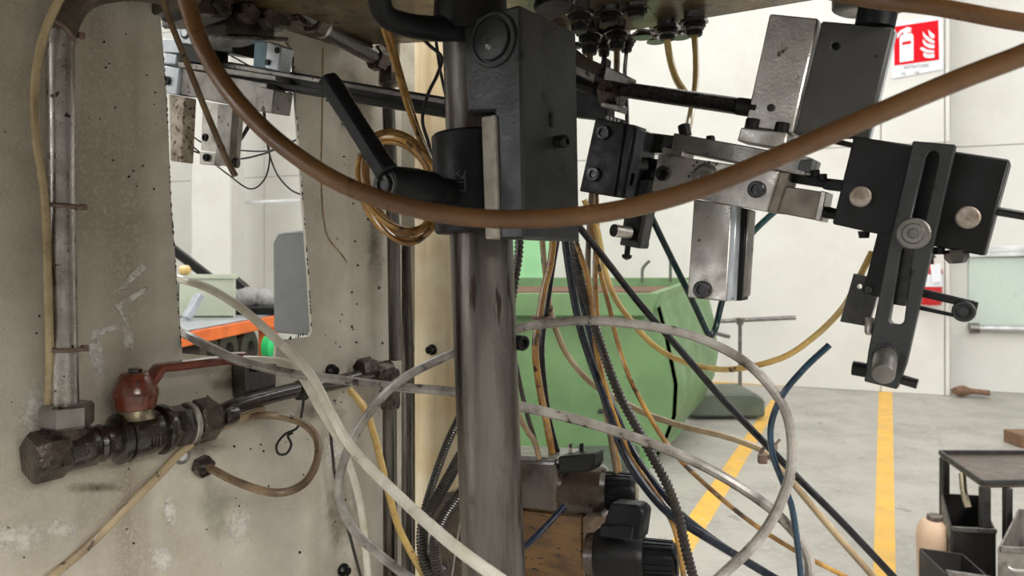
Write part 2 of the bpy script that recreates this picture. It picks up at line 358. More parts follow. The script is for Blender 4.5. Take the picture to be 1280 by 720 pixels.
# ------------------------------------------------------------------ fire sign and extinguisher on the far wall
def SGN(x, y): return (x, y)
sg = thing('fire_sign', 'red and white fire extinguisher sign on the far pale wall', 'sign', BW.pt(1146, 96))
plate('sign_plate', BW, [(1113.5, 29), (1177, 19), (1179, 86.5), (1115, 98.5)], .01, M['sign_white'], sg, .012, 0)
plate('red_field', BW, [(1117.5, 33.5), (1173, 25), (1174, 74.5), (1118, 82)], .004, M['sign_red'], sg, .016, 0)
S = lambda pts: [(1080+x/5.54, y/5.54) for x, y in pts]
plate('bottle_symbol', BW, S([(247, 262), (256, 244), (276, 235), (322, 228), (337, 236), (343, 255), (343, 418), (248, 432)]), .004, M['sign_white'], sg, .020, 0,
      holes=[S([(264, 292), (326, 280), (326, 302), (264, 313)])])
plate('nozzle_symbol', BW, S([(231, 268), (228, 240), (250, 212), (282, 195), (300, 186), (331, 194), (318, 208), (330, 216), (300, 226), (296, 236), (278, 238), (270, 222), (250, 238)]), .004, M['sign_white'], sg, .020, 0)
for q in ([(444, 203), (462, 222), (487, 240), (489, 262), (470, 266), (452, 244)], [(408, 216), (424, 240), (452, 262), (488, 284), (488, 300), (462, 296), (428, 272), (410, 248)],
          [(408, 270), (436, 300), (488, 312), (488, 334), (452, 332), (420, 314), (408, 294)], [(386, 334), (404, 326), (440, 344), (488, 350), (484, 366), (440, 366), (404, 352)],
          [(412, 362), (440, 376), (488, 372), (488, 398), (456, 402), (424, 398), (412, 384)]):
    plate('flame_symbol', BW, S(q), .004, M['sign_white'], sg, .020, 0)
sr, su = BWd, UP
text('sign_lettering', 'ESTINTORE', BW.pt(1145.5, 83.3, .0135), sr, su, .042, M['ink'], sg, sx=1.0)
text('sign_lettering', 'N.     16', BW.pt(1138, 91.5, .0135), sr, su, .05, M['ink'], sg, sx=.9)
ex = thing('fire_extinguisher', 'red fire extinguisher with white label on wall behind the black slotted arm', 'extinguisher', BW.pt(1166, 382, .12))
eb = BW.pt(1163, 381, .13); et = BW.pt(1163, 330, .13)
h = et.z-eb.z
MB().lathe(eb, UP, [(0, .09), (.02, .1), (h*.85, .1), (h*.95, .07), (h, .03)], 18).build('bottle', M['ext_red'], ex)
MB().lathe(eb+UP*h, UP, [(0, .03), (.06, .03), (.06, .05), (.12, .02)], 12).build('valve_head', M['black'], ex)
MB().lathe(eb+UP*h*.45, UP, [(0, .1015), (h*.3, .1015)], 18, caps=False).build('paper_label', M['sign_white'], ex)
MB().prism(pp(BW, [(1163, 331), (1176, 329), (1176, 352), (1165, 354)], .25), BWn*-.006).build('tag', M['sign_white'], ex)
tag(MB().sweep(catmull([FLO.pt(1194, 497)+UP*.06, FLO.pt(1207, 496.5)+UP*.06, FLO.pt(1222, 497)+UP*.055, FLO.pt(1237, 498)+UP*.05]), lambda t: .02+.035*math.sin(PI*min(1, t*1.6+.15))**2*.8+.006, lambda t: .05, 10).build('sack', M['wood']), 'flat brown sack lying on floor at the foot of far wall', 'sack')

# ------------------------------------------------------------------ green skip and things behind
sk = thing('tipping_skip', 'green steel tipping skip with sloping front standing on concrete floor', 'skip', V((.9, 5.3, 0)))
FR = lambda Y: PL(V((0, Y, 0)), (0, -1, 0))
A = FR(4.9)
def quad(name, pts, m, th=.012, parent=sk, bevel=.004):
    p = [P(*q) for q in pts]; n = (p[1]-p[0]).cross(p[2]-p[0]).normalized()
    return MB().prism(p, n*th).build(name, M[m], parent, bevel, smooth=30)
# front wall under the rim, sloping belly, right side, rims
def skip_body():
    fb = MB(); yf = 4.7
    out = [(560, 368), (822, 368), (836, 420), (848, 480), (846, 520), (834, 552), (812, 592), (780, 625), (560, 625)]
    fb.prism(pp(FR(yf), out), V((0, .02, 0))); return fb
skip_body().build('front_wall', M['green'], sk, .004)
quad('rim', [(560, 366, 4.62), (822, 366, 4.62), (812, 394, 4.62), (560, 394, 4.62)], 'green', -.06)
quad('back_rim', [(560, 347, 5.9), (868, 347, 5.9), (868, 372, 5.9), (560, 372, 5.9)], 'green', .03)
# right side: curved shell between front outline and back outline
fo = [(822, 366), (836, 420), (848, 480), (846, 520), (834, 552), (812, 592), (780, 625)]
bo = [(880, 348), (893, 400), (898, 440), (893, 470), (878, 500), (850, 530), (820, 560)]
sd = MB(); f3 = [P(x, y, 4.7) for x, y in fo]; b3 = [P(x, y, 5.75) for x, y in bo]
sd.add(f3+b3+[p+V((-.03, 0, 0)) for p in f3+b3], [[i, i+1, i+8, i+7] for i in range(6)]+[[i+14, i+21, i+22, i+15] for i in range(6)]+[[0, 7, 21, 14], [6, 20, 27, 13]]+[[i, i+14, i+15, i+1] for i in range(6)]+[[i+7, i+8, i+22, i+21] for i in range(6)])
sd.build('side_shell', M['green'], sk)
quad('side_rim', [(822, 366, 4.62), (884, 345, 5.85), (884, 352, 5.85), (820, 386, 4.62)], 'green', .05)
quad('scrap_surface', [(560, 368, 4.75), (818, 368, 4.75), (866, 361, 5.8), (560, 361, 5.8)], 'rust', .02)
MB().prism([FLO.pt(x, y)+UP*.02 for x, y in ((640, 640), (725, 640), (850, 540), (800, 520))], UP*.10).build('base_frame', M['dgreen'], sk, .01)
MB().prism(pp(FR(6.0), [(862, 492), (945, 492), (957, 500), (957, 522), (862, 522)]), V((0, .5, 0))).build('fork_pocket', M['dgreen'], sk, .02)
MB().sweep(catmull([P(850, 530, 5.2), P(806, 580, 4.66), P(775, 640, 4.3)]), .03, .05, 8).build('rocker_edge', M['green'], sk)
MB().cyl(P(748, 514, 4.68), P(756, 514, 4.68), .012, n=10).build('latch_pin', M['black'], sk)
for q in ([(803, 352, 5.9), (803, 338, 5.9), (806, 332, 5.9), (812, 326, 5.9)], [(838, 352, 5.9), (838, 326, 5.9), (836, 322, 5.9)]):
    MB().sweep(catmull([P(*k) for k in q]), .012, None, 8).build('hook_rod', M['dgreen'], sk)
gp = thing('green_cabinet', 'bright green machine cabinet standing behind the dark green skip', 'cabinet', V((.1, 6.9, 0)))
MB().prism(pp(FR(6.7), [(560, 240), (689, 240), (689, 515), (560, 515)]), V((0, .6, 0))).build('cabinet_body', M['green2'], gp, .01)
MB().prism(pp(FR(6.69), [(575, 250), (640, 250), (640, 480), (575, 480)]), V((0, .02, 0))).build('cabinet_door', M['green2'], gp, .006)
ts = thing('pipe_stand', 'thin grey T bar pipe stand on floor right of the skip', 'stand', FLO.pt(925, 482))
tY = CZ*F/(478-HZ)-.5
MB().cyl(P(868, 403, tY), P(994, 397, tY), .022, n=10).build('cross_bar', M['greysteel'], ts)
MB().cyl(P(925, 400, tY), P(925, 488, tY), .018, n=10).build('upright', M['greysteel'], ts)
MB().lathe(P(925, 406, tY), UP, [(0, .03), (.07, .05)], 10).build('socket', M['greysteel'], ts)
MB().cyl(P(886, 414, tY), P(911, 421, tY-.3), .02, n=8).build('handle', M['greysteel'], ts)
MB().sweep([P(915, 490, tY-.2), P(925, 486, tY), P(935, 489, tY+.1)], .02, None, 8).build('foot', M['greysteel'], ts)

# ------------------------------------------------------------------ cart bottom right
ct = thing('tray_table', 'black metal tray table on four legs at the right edge', 'table', P(1225, 700, 2.7)*1)
ct.location.z = 0
zt = CZ-(568-HZ)/F*2.95
TZ = PL(V((0, 0, zt)), UP)
top = [(1175, 568), (1300, 568), (1400, 603), (1228, 606)]
tp = pp(TZ, top)
MB().prism(tp, UP*-.012).build('tray', M['traytop'], ct, .003)
for a_, b_ in zip(tp, tp[1:]+tp[:1]):
    MB().bar([a_+UP*.008, b_+UP*.008], .006, .009).build('rim', M['dmetal'], ct, .002)
c4 = sum(tp, V())/4
for q in tp[:2]+tp[2:]:
    q2 = q.lerp(c4, .06); MB().bar([V((q2.x, q2.y, 0)), V((q2.x, q2.y, zt-.012))], .014, .014, V((0, 1, 0))).build('leg', M['dmetal'], ct, .002)
q2 = tp[3].lerp(tp[2], .18); MB().bar([V((q2.x, q2.y, .02)), V((q2.x, q2.y, zt-.012))], .012, .012, V((0, 1, 0))).build('leg', M['dmetal'], ct, .002)
MB().sweep(catmull([P(1203, 592, 2.75), P(1205, 615, 2.72), P(1210, 634, 2.7)]), .012, None, 8).build('hanging_strap', M['brass'], ct)
def bin_(name, label, front, Y, depth, h_back, m, group, fl_=None):
    b = thing(name, label, 'bin', V((P(front[0][0], front[0][1], Y).x, Y, 0)), group)
    f = [P(x, y, Y) for x, y in front]          # TL TR BR BL of the front
    for p in (f[2], f[3]): p.z = 0
    dv = V((*depth, 0)); bk = [f[0]+dv+UP*h_back, f[1]+dv+UP*h_back, f[2]+dv, f[3]+dv]
    t = .006
    def w(nm, p, m_): n = (p[1]-p[0]).cross(p[2]-p[0]).normalized(); MB().prism(p, n*t).build(nm, M[m_], b, .0015)
    w('front_panel', [f[0], f[1], f[2], f[3]], m); w('back_panel', [bk[0], bk[1], bk[2], bk[3]], m)
    w('side_panel', [f[0], bk[0], bk[3], f[3]], m); w('side_panel', [f[1], bk[1], bk[2], f[2]], m); w('bottom_panel', [f[3]+UP*.03, f[2]+UP*.03, bk[2]+UP*.03, bk[3]+UP*.03], m)
    MB().bar([f[0], f[1]], .006, .008).build('front_rim', M['greysteel'], b, .001)
    return b, f
bin_('scrap_bin', 'deep black open scrap bin under the tray table', [(1191, 661), (1245, 664), (1245, 740), (1191, 740)], 2.55, (.165, .34), .014, 'dmetal', 'metal bins at the tray table')
bin_('scrap_bin', 'low grey scoop bin in front of the deep black bin', [(1183, 716), (1240, 724), (1240, 790), (1182, 790)], 2.2, (-.01, .12), .026, 'dmetal', 'metal bins at the tray table')
b3_, f_ = bin_('scrap_bin', 'worn grey bin with wire handle at the right frame edge', [(1250, 686), (1330, 690), (1330, 760), (1250, 760)], 2.2, (.28, .32), .01, 'cartgrey', 'metal bins at the tray table')
MB().sweep(catmull([P(1260, 704, 2.19), P(1262, 711, 2.16), P(1272, 714, 2.15), P(1290, 714, 2.15)]), .006, None, 8).build('wire_handle', M['steel'], b3_)
pk = thing('paper_drum', 'tan paper wrapped drum standing beside the metal bins', 'drum', V((P(1163, 700, 2.5).x, 2.62, 0)))
pc = P(1165, 650, 2.62)
MB().lathe(V((pc.x, pc.y, 0)), UP, [(0, .042), (.15, .044), (pc.z-.06, .052), (pc.z-.02, .045), (pc.z, .03)], 20).build('drum_body', M['tan'], pk)
MB().lathe(V((pc.x+.01, pc.y, pc.z)), UP, [(0, .026), (.018, .026)], 14).build('cap', M['brownsteel'], pk, .002)
tag(MB().box(P(1296, 548, 5.2), V((.17, 0, 0)), V((0, .1, 0)), V((0, 0, .045))).build('timber_block', M['wood'], None, .004), 'short brown timber block on floor at right edge', 'timber')
bpy.data.objects['timber_block'].location.z = 0

# ------------------------------------------------------------------ roller bench seen through the opening
rb = thing('roller_bench', 'orange edged roller bench with grey top seen through the opening', 'bench', V((-1.5, 3.2, 0)))
n_ = V((1, -.08, 0)).normalized(); RB = PL(P(228, 424, 2.55), n_)
q0, q1 = RB.pt(190, 425), RB.pt(352, 398)
zb = RB.pt(228, 416).z
d = (q1-q0); d.z = 0
q0.z = q1.z = zb
MB().prism([q0+V((-.9, 0, 0)), q0, q1, q1+V((-.9, 0, 0))], UP*-.02).build('bench_top', M['benchtop'], rb, .003)
MB().prism([q0+n_*.005, q1+n_*.005, q1+n_*.005-UP*.05, q0+n_*.005-UP*.05], -n_*.03).build('edge_beam', M['orange'], rb, .004)
for t in (.02, .97):
    p = q0.lerp(q1, t)-n_*.05; MB().bar([V((p.x, p.y, 0)), p-UP*.03], .035, .035, V((0, 1, 0))).build('leg', M['orange'], rb, .004)
    p = p+V((-.8, 0, 0)); MB().bar([V((p.x, p.y, 0)), p-UP*.03], .035, .035, V((0, 1, 0))).build('leg', M['orange'], rb, .004)
for x, y, r in ((268, 432, .075), (292, 430, .085), (318, 428, .085)):
    c = RB.pt(x, y, .0); c.z -= .03
    MB().lathe(c-n_*.4, n_, [(0, r), (.38, r), (.385, r*.8), (.385, r*.45), (.36, r*.4)], 18).build('roller', M['rubber'], rb)
c = RB.pt(332, 434, .02); MB().lathe(c, n_, [(0, .05), (.03, .05), (.045, .03)], 16).build('green_cap', M['lightgreen'], rb)
MB().prism([q0-n_*.46-UP*.05, q1-n_*.46-UP*.05, q1-n_*.46-UP*.75, q0-n_*.46-UP*.75], -n_*.01).build('back_panel', M['rubber'], rb)  # dark sheet added to make the space under the bench dark
def at_bench(px, py): return PL(V((0, 0, zb)), UP).pt(px, py)
bn = thing('plastic_crate', 'pale green plastic crate on the grey bench top', 'crate', V((P(262, 388, 3.3).x, 3.3, zb)))
cp = [V((P(222, 0, 3.2).x, 3.2, 0)), V((P(294, 0, 3.2).x, 3.2, 0)), V((P(290, 0, 3.35).x, 3.36, 0)), V((P(222, 0, 3.2).x, 3.36, 0))]
zt_ = P(0, 346, 3.2).z
for a_, b_ in zip(cp, cp[1:]+cp[:1]):
    MB().prism([V((a_.x, a_.y, zb)), V((b_.x, b_.y, zb)), V((b_.x, b_.y, zt_)), V((a_.x, a_.y, zt_))], (b_-a_).cross(UP).normalized()*-.008).build('crate_wall', M['palebin'], bn, .001)
    MB().bar([V((a_.x, a_.y, zt_)), V((b_.x, b_.y, zt_))], .012, .008).build('crate_rim', M['palebin'], bn, .001)
MB().prism([V((p.x, p.y, zb+.003)) for p in cp], UP*.006).build('crate_bottom', M['palebin'], bn)
tag(MB().bar([P(205, 303, 3.6), P(306, 381, 3.6)], .02, .02).build('black_bar', M['black'], None, .003), 'black steel bar leaning diagonally behind the pale crate', 'bar')
tag(MB().bar([P(290, 348, 3.75), P(334, 384, 3.7)], .025, .02).build('black_bar', M['black'], None, .003), 'short black bar sloping down onto the grey rags', 'bar')
rg = MB()
for k in range(7):
    x, y = 296+k*7, 376-6*math.sin(k*.55); p = P(x, y, 3.55+random.uniform(-.05, .05))
    rg.lathe(p-UP*.05, UP+V((random.uniform(-.4, .4), 0, 0)), [(0, .03), (.03, .055), (.07, .045), (.095, .015)], 9, random.random())
tag(rg.build('rag_heap', M['rag'], None, 0, 80), 'crumpled heap of grey rags right of the pale crate', 'rags')
rt = MB(); p = P(295, 391, 3.45); rt.box(P(322, 388, 3.45), V((.13, 0, 0)), V((0, .08, 0)), V((0, 0, .02)))
tag(rt.build('black_tray', M['black'], None, .006), 'flat black tray below the grey rags on the bench', 'tray')
sl = MB().bar([P(233, 398, 3.05), P(250, 368, 3.1)], .02, .014)
tag(sl.build('offcut', M['alu'], None, .003), 'pale metal offcut leaning against the front of the crate', 'offcut')
tag(MB().lathe(V((P(226, 0, 3.2).x, 3.2, zt_+.029)), V((1, 0, 0)), [(0, .02), (.03, .022), (.04, .012)], 12).build('yellow_cap', M['yellow']), 'small yellow cap beside the left end of the pale crate', 'cap')

# ------------------------------------------------------------------ machine frame
ZT = CZ+.30
mf = thing('machine_frame', 'heavy pale grey painted machine frame with an oily top plate', 'machine', V((-.3, .95, 0)))
outer = [WALL.z(-150, ZT), WALL.z(502, ZT), WALL.z(502, 0), WALL.z(-150, 0)]
hole = pp(WALL, [(199, 4), (204, 60), (209, 130), (214, 250), (220, 335), (225, 400), (228, 442), (344, 452), (346, 426), (386, 421), (390, 415), (386, 345), (380, 265), (373, 170), (366, 62), (350, 40), (300, 14)])
sp = MB().holed(outer, [hole], N2*-.005).build('side_plate', M['frame'], mf, 0, smooth=0)
cpl = PL(P(515, HZ, 1.25), N1)
MB().prism([cpl.z(512, ZT+.5), cpl.z(604, ZT+.5), cpl.z(604, 0), cpl.z(512, 0)], E1*.08).build('column_face', M['cream'], mf, .003)
spl = PL(P(500, HZ, 1.17), N2)
MB().prism([spl.z(500, ZT+.5), spl.z(520, ZT+.5), spl.z(520, 0), spl.z(500, 0)], E2*.02).build('column_edge', M['strip'], mf, .003)
TPZ = PL(V((0, 0, ZT)), UP)
tpp = pp(TPZ, [(330, 64), (515, 54), (787, 39), (1022, 0), (1150, -60), (1700, -420)])
tpp += [V((.55, -.25, ZT)), V((-.85, -.2, ZT)), WALL.z(-150, ZT, .0)+E2*.1, WALL.z(330, ZT)+E2*.05]  # unseen overhang past the camera, added to shade the upper side plate
MB().prism(tpp, UP*.035).build('top_plate', M['oilplate'], mf, .002)
# chalk zigzag, paint wear, chipped edge
ck = [(180, 332), (150, 362), (184, 360), (148, 383), (158, 403), (120, 418), (128, 470), (113, 440), (122, 412)]
MB().sweep([W(x, y, .0006) for x, y in ck], .0040, .0005, 8, E1).build('chalk_zigzag', M['chalk'], sp)
MB().sweep([W(x, y, .0006) for x, y in ((60, 450), (66, 475), (85, 505))], .0015, .0005, 8, E1).build('chalk_zigzag', M['chalk'], sp)
def blotch(pts, nm, m):
    c = sum((W(*p) for p in pts), V())/len(pts); MB().prism(pp(WALL, pts, .0007), N2*-.0006).build(nm, M[m], sp, smooth=0)
def ragged(pts, amp, k=5):
    out = []
    for (x0, y0), (x1, y1) in zip(pts, pts[1:]+pts[:1]):
        for i in range(k):
            t = i/k; out.append((x0+(x1-x0)*t+random.uniform(-amp, amp), y0+(y1-y0)*t+random.uniform(-amp, amp)))
    return out
def soft(cx, cy, rx, ry, nm, m):         # a thin stain that thins out towards its rim
    n = 28; vs = [W(cx, cy, .0007)]; fade = [1.0]; fs = []
    for j, (k, f) in enumerate(((.35, .85), (.7, .45), (1.1, 0))):
        for i in range(n):
            a = 2*PI*i/n; w_ = k*random.uniform(.85, 1.15); vs.append(W(cx+rx*w_*math.cos(a), cy+ry*w_*math.sin(a), .0007)); fade.append(f)
    for i in range(n):
        i2 = (i+1) % n; fs.append([0, 1+i, 1+i2])
        for j in (0, 1): b_ = 1+j*n; fs.append([b_+i, b_+n+i, b_+n+i2, b_+i2])
    me = bpy.data.meshes.new(nm); off = wloc(sp); me.from_pydata([v-off for v in vs], [], fs)
    at = me.attributes.new('fade', 'FLOAT', 'POINT'); at.data.foreach_set('value', fade); me.materials.append(M[m])
    o = bpy.data.objects.new(nm, me); COL.objects.link(o); o.parent = sp
for q in ((25, 672, 58, 30), (75, 662, 40, 18), (202, 698, 24, 26), (42, 520, 24, 70), (110, 545, 10, 12), (300, 655, 22, 34), (212, 640, 12, 30), (160, 425, 12, 20), (420, 560, 20, 30), (262, 520, 16, 10)): soft(*q, 'paint_wear', 'wear')
soft(268, 640, 24, 46, 'green_stain', 'stain')
for q in ((395, 515, 46, 16), (300, 480, 40, 14), (425, 640, 22, 60), (470, 300, 14, 70), (250, 555, 40, 16), (120, 610, 50, 8), (440, 130, 30, 40)): soft(*q, 'grease_stain', 'grease')
rg2 = random.Random(3)
for (x0, x1, y0, y1, n) in ((100, 205, 40, 240, 16), (240, 440, 470, 700, 26), (395, 480, 120, 450, 26), (100, 225, 430, 700, 14), (5, 60, 150, 700, 8)):
    mb = MB()
    for _ in range(n):
        x, y = rg2.uniform(x0, x1), rg2.uniform(y0, y1); r = rg2.uniform(.6, 2.0); a = rg2.random()*3
        mb.prism([W(x+r*math.cos(a+t)*rg2.uniform(.6, 1.2), y+r*math.sin(a+t)*rg2.uniform(.6, 1.3), .0008) for t in (0, 1.05, 2.1, 3.15, 4.2, 5.25)], N2*-.0007)
    mb.build('paint_chips', M['oily'], sp, smooth=0)['kind'] = 'stuff'
mb = MB()
for edge in ([(204, 60), (209, 130), (214, 250), (220, 335), (227, 440)], [(366, 62), (373, 170), (380, 265), (386, 345), (390, 415), (345, 428)]):
    for (x0, y0), (x1, y1) in zip(edge, edge[1:]):
        for _ in range(12):
            t = rg2.random(); x, y = x0+(x1-x0)*t, y0+(y1-y0)*t; r = rg2.uniform(.5, 1.5)
            mb.prism([W(x+r*.6*math.cos(t_)*rg2.uniform(.5, 1.2), y+r*2*math.sin(t_)*rg2.uniform(.6, 1.3), .0009) for t_ in (0, 1.05, 2.1, 3.15, 4.2, 5.25)], N2*-.0008)
mb.build('chipped_edge', M['oily'], sp, smooth=0)['kind'] = 'stuff'
# rust drip line on the right part of the side plate
MB().sweep(catmull([W(x, y, .0008) for x, y in ((404, 60), (403, 150), (402, 230), (408, 290), (425, 315), (434, 328))]), .0009, .0004, 6, E1).build('drip_line', M['amber'], sp)
# grey post inside the opening
gb = thing('grey_cover', 'smooth dark grey rounded cover behind the right edge of the opening', 'cover', W(370, 420, -.06))
GP = PL(W(396, 350, -.016), N1)
MB().prism([GP.pt(x, y) for x, y in ((340, 303), (346, 291), (356, 289), (394, 287), (394, 421), (341, 416))], E1*.10).build('cover_shell', M['greybox'], gb, .006, seg=3)

# ------------------------------------------------------------------ helpers for fittings on the side plate
def axpt(A_, B_, px):                    # the point of a line that is seen at column px
    k = (px-640)/F; t = (k*A_.y-A_.x)/((B_.x-A_.x)-k*(B_.y-A_.y)); return A_+(B_-A_)*t
AA, AB = W(45, 572, .036), W(330, 508, .036); AD = (AB-AA).normalized()
ax = lambda px: axpt(AA, AB, px)
def seg(px0, px1): a, b = ax(px0), ax(px1); return a, (b-a).length
# steel pipe on the left
sp_ = thing('steel_pipe', 'bright bent steel pipe rising along the left of the plate', 'pipe', W(83, 515, .036))
pts = catmull([W(82, 530, .036), W(80, 440, .036), W(77, 250, .036), W(75.5, 90, .036), W(76, 50, .036), W(82, 22, .036), W(98, 0, .036), (W(128, -13, .036)), W(180, -14, .036), W(260, 3, .036)], 8)
MB().sweep(pts, .0122, None, 18).build('pipe_run', M['pipe'], sp_)
MB().sweep(pts[34:], .0136, None, 18).build('grimy_shaded_bend', M['grime'], sp_)  # grime on the bend; its dark brown also carries the shade there
for y in (258, 437, 40):
    c = W(75+y*.012, y, .036); MB().torus(c, (UP+E1*(.9 if y == 40 else 0.05)), .0142, .0022).build('zip_tie', M['tie'], sp_)
    MB().box(c+E1*.017+N2*.004, E1*.003, N2*.003, UP*.003).build('tie_lock', M['tie'], sp_, .0006)
# elbow fitting
ef = thing('elbow_fitting', 'oily black elbow fitting with big hex plug below the bright pipe', 'fitting', ax(60)-UP*.025)
a, l = seg(36, 80); MB().hexa(a, AD, .0245, l, .35).build('hex_plug', M['nut'], ef)
a, l = seg(78, 96); MB().lathe(a, AD, [(0, .018), (l*.2, .0205), (l, .0205)], 20).build('collar', M['oily'], ef)
a, l = seg(90, 118); MB().lathe(a, AD, [(0, .021), (l, .021)], 8, PI/8).build('elbow_body', M['oily'], ef, .002)
a, l = seg(118, 150); MB().lathe(a, AD, [(0, .018), (l*.25, .0195), (l*.3, .0175), (l*.8, .0175), (l, .019)], 20).build('neck', M['oily'], ef, .001)
c = ax(100); f0 = c+N2*.0195+UP*0-AD*.004
MB().torus(f0+N2*.0005, N2, .0035, .0007, 14, 6).build('cast_mark', M['nut'], ef)
MB().torus(f0+N2*.0005+UP*.0025, N2, .0015, .0006, 10, 6).build('cast_mark', M['nut'], ef)
cz = W(84, 545, .036); up0 = cz; tn = W(83, 504, .036)
MB().lathe(up0-UP*.004, UP, [(0, .016), (.012, .018), (.02, .018), (.02, .0195), (.028, .0195)], 18).build('riser_neck', M['nut'], ef)
hh = tn.z-cz.z
MB().hexa(cz+UP*(hh*.28), UP, .0232, hh*.72, .15).build('hex_nut', M['greysteel'], ef)
# ball valve
bv = thing('ball_valve', 'oily ball valve with brown red lever handle on the pipe line', 'valve', ax(180)-UP*.03)
a, l = seg(141, 160); MB().lathe(a, AD, [(0, .021), (l*.2, .026), (l*.45, .026), (l*.5, .0235), (l*.75, .0235), (l*.8, .0255), (l, .0255)], 24).build('end_ring', M['oily'], bv)
a, l = seg(158, 203); MB().lathe(a, AD, [(0, .0215), (l*.3, .0235), (l*.7, .0235), (l, .0215)], 20).build('valve_body', M['oily'], bv)
a, l = seg(199, 210); MB().lathe(a, AD, [(0, .0265), (l*.5, .027), (l, .025)], 24).build('end_ring', M['oily'], bv)
a, l = seg(209, 243); MB().hexa(a, AD, .0225, l, .1).build('hex_end', M['oily'], bv)
a, l = seg(243, 268); MB().hexa(a, AD, .0245, l, .3).build('lock_nut', M['nut'], bv)
a, l = seg(233, 240); MB().lathe(a, AD, [(0, .0235), (l, .0235)], 24).build('bright_ring', M['steel'], bv, .001)
c = ax(181)+N2*.0235-UP*.004
for t in (-.007, 0, .007): MB().box(c+AD*t*.5, AD*.0008, N2*.001, UP*.006).build('cast_mark', M['nut'], bv)
for t in (-1, 1): MB().box(c+UP*t*.007, AD*.0055, N2*.001, UP*.0008).build('cast_mark', M['nut'], bv)
st = ax(169)
sb = st+UP*.018
zz = W(168, 511, .036).z; z2 = W(168, 466, .036).z
MB().lathe(sb, UP, [(0, .021), (.006, .0175), (zz-sb.z+.002, .0165)], 20).build('valve_stem', M['brass'], bv)
hz = V((st.x, st.y, zz)); H = z2-zz
hd = MB().lathe(hz, UP, [(0, .0195), (H*.3, .0215), (H*.36, .0225), (H*.5, .0225), (H*.9, .0155), (H, .0135)], 22).build('handle', M['red'], bv, .001)
MB().hexa(hz+UP*H, UP, .0065, .005).build('handle_nut', M['oily'], hd)
h0 = hz+UP*H*.62+E1*.014
arm = [h0, hz+UP*H*.95+E1*.030, V((0, 0, 0)), V((0, 0, 0))]
arm[2] = axpt(hz+UP*H*1.05, hz+UP*H*1.05+E1, 208); arm[3] = axpt(hz+UP*H*1.05, hz+UP*H*1.05+E1, 296)
MB().bar([h0, arm[2]-E1*.008, arm[2]+E1*.006, arm[3]], .0095, .0045).build('handle_arm', M['red'], hd, .0015)
MB().lathe(arm[3]-UP*.006, UP, [(0, .012), (.003, .013), (.010, .013), (.0125, .010)], 18).build('handle_tip', M['red'], hd)
# oily pipe onward
op = thing('oily_pipe', 'black oily pipe running from the valve to the right nut', 'pipe', ax(330)-UP*.02)
pts = catmull([ax(262), W(296, 507, .036), W(330, 497, .036), W(375, 486, .034), W(420, 478, .032), W(462, 466, .03)], 8)
MB().sweep(pts, .0098, None, 16).build('pipe_run', M['oily'], op)
for px in (277, 372): MB().lathe(axpt(pts[8], pts[-1], px) if px > 300 else ax(px), AD, [(0, .0125), (.008, .0135), (.016, .0125)], 18).build('cuff', M['oily'], op)
MB().torus(ax(284), AD, .0115, .0014).build('zip_tie', M['tie'], op)
c = axpt(pts[8], pts[-1], 378)
MB().torus(c, AD, .0125, .0022, 20, 6).build('zip_tie', M['black'], op)
mb = MB().bar(pp(WALL, [(306, 455), (306, 496)], .01), .018, .01, N2)
br = thing('pipe_bracket', 'small black bracket block holding the oily pipe to the plate', 'bracket', W(325, 498, .0))
plate('bracket_block', WALL, [(306, 457), (346, 453), (345, 492), (308, 500)], .028, M['oily'], br, .03, .001)
MB().screw(W(318, 461, .031), N2, .004, .004).build('screw', M['black'], br)
# hose hole and gland
hn = thing('hole_bush', 'small bright grey bush ring around a hole in the plate', 'bush', W(229, 582, 0))
MB().torus(W(228, 570, .001), N2, .0075, .0022, 18, 8).build('ring', M['greysteel'], hn)
MB().lathe(W(228, 570, .0004), N2, [(0, .0066), (.0012, .006)], 14).build('hole_light_disc', M['winframe'], hn)  # white disc standing for the bright light in the hole
gl = thing('hose_gland', 'dark hex gland nut where the brown hose leaves the plate', 'gland', W(253, 596, 0))
MB().hexa(W(251, 582, 0), N2, .013, .012, .2).build('hex_nut', M['nut'], gl)
MB().lathe(W(251, 582, .012), N2, [(0, .0085), (.006, .0085)], 16).build('sleeve', M['oily'], gl)
# wall pipes on the right of the plate
rp = thing('riser_pipe', 'vertical grey riser pipe with hex unions at the plate edge', 'pipe', WALL.z(488, 0, .03))
MB().sweep([WALL.z(488, 0, .03), W(488, 720, .03), W(487, 500, .03)], .0105, None, 14).build('lower_pipe', M['pole'], rp)
MB().sweep([W(494, 450, .03), W(492, 300, .03), W(486, 140, .03), W(485, 95, .03)], .0095, None, 14).build('upper_pipe', M['pole'], rp)
a = W(487, 510, .03); b = W(486, 462, .03)
MB().hexa(a, UP, .0165, (b-a).length, .3).build('hex_union', M['nut'], rp)
a = W(449, 462, .03); MB().hexa(a, E1, .0155, .026, .2).build('hex_union', M['nut'], rp)
MB().lathe(W(468, 465, .03), E1, [(0, .014), (.03, .015)], 8).build('elbow', M['nut'], rp, .002)
a = W(487, 107, .03); MB().hexa(a, UP, .0175, .028, .3).build('hex_union', M['nut'], rp)
MB().lathe(W(487, 84, .03), UP, [(0, .014), (.035, .016)], 12).build('elbow', M['oily'], rp)
rp2 = tag(MB().sweep([spl.z(512, 0, .012), spl.pt(511, 500, .012), spl.pt(505, 300, .012)], .010, None, 14).build('conduit_pipe', M['pole']), 'dark conduit pipe standing right of the riser pipe', 'pipe')
up_ = thing('supply_pipe', 'oily dark pipe slanting under the top plate to the riser', 'pipe', W(430, 70, .04))
pts = catmull([W(370, 8, .06), W(395, 28, .05), W(435, 52, .045), W(482, 78, .032)], 6)
MB().sweep(pts, .0125, None, 14).build('pipe_run', M['oily'], up_)
MB().hexa(pts[5], (pts[6]-pts[5]), .019, .018).build('hex_nut', M['nut'], up_)
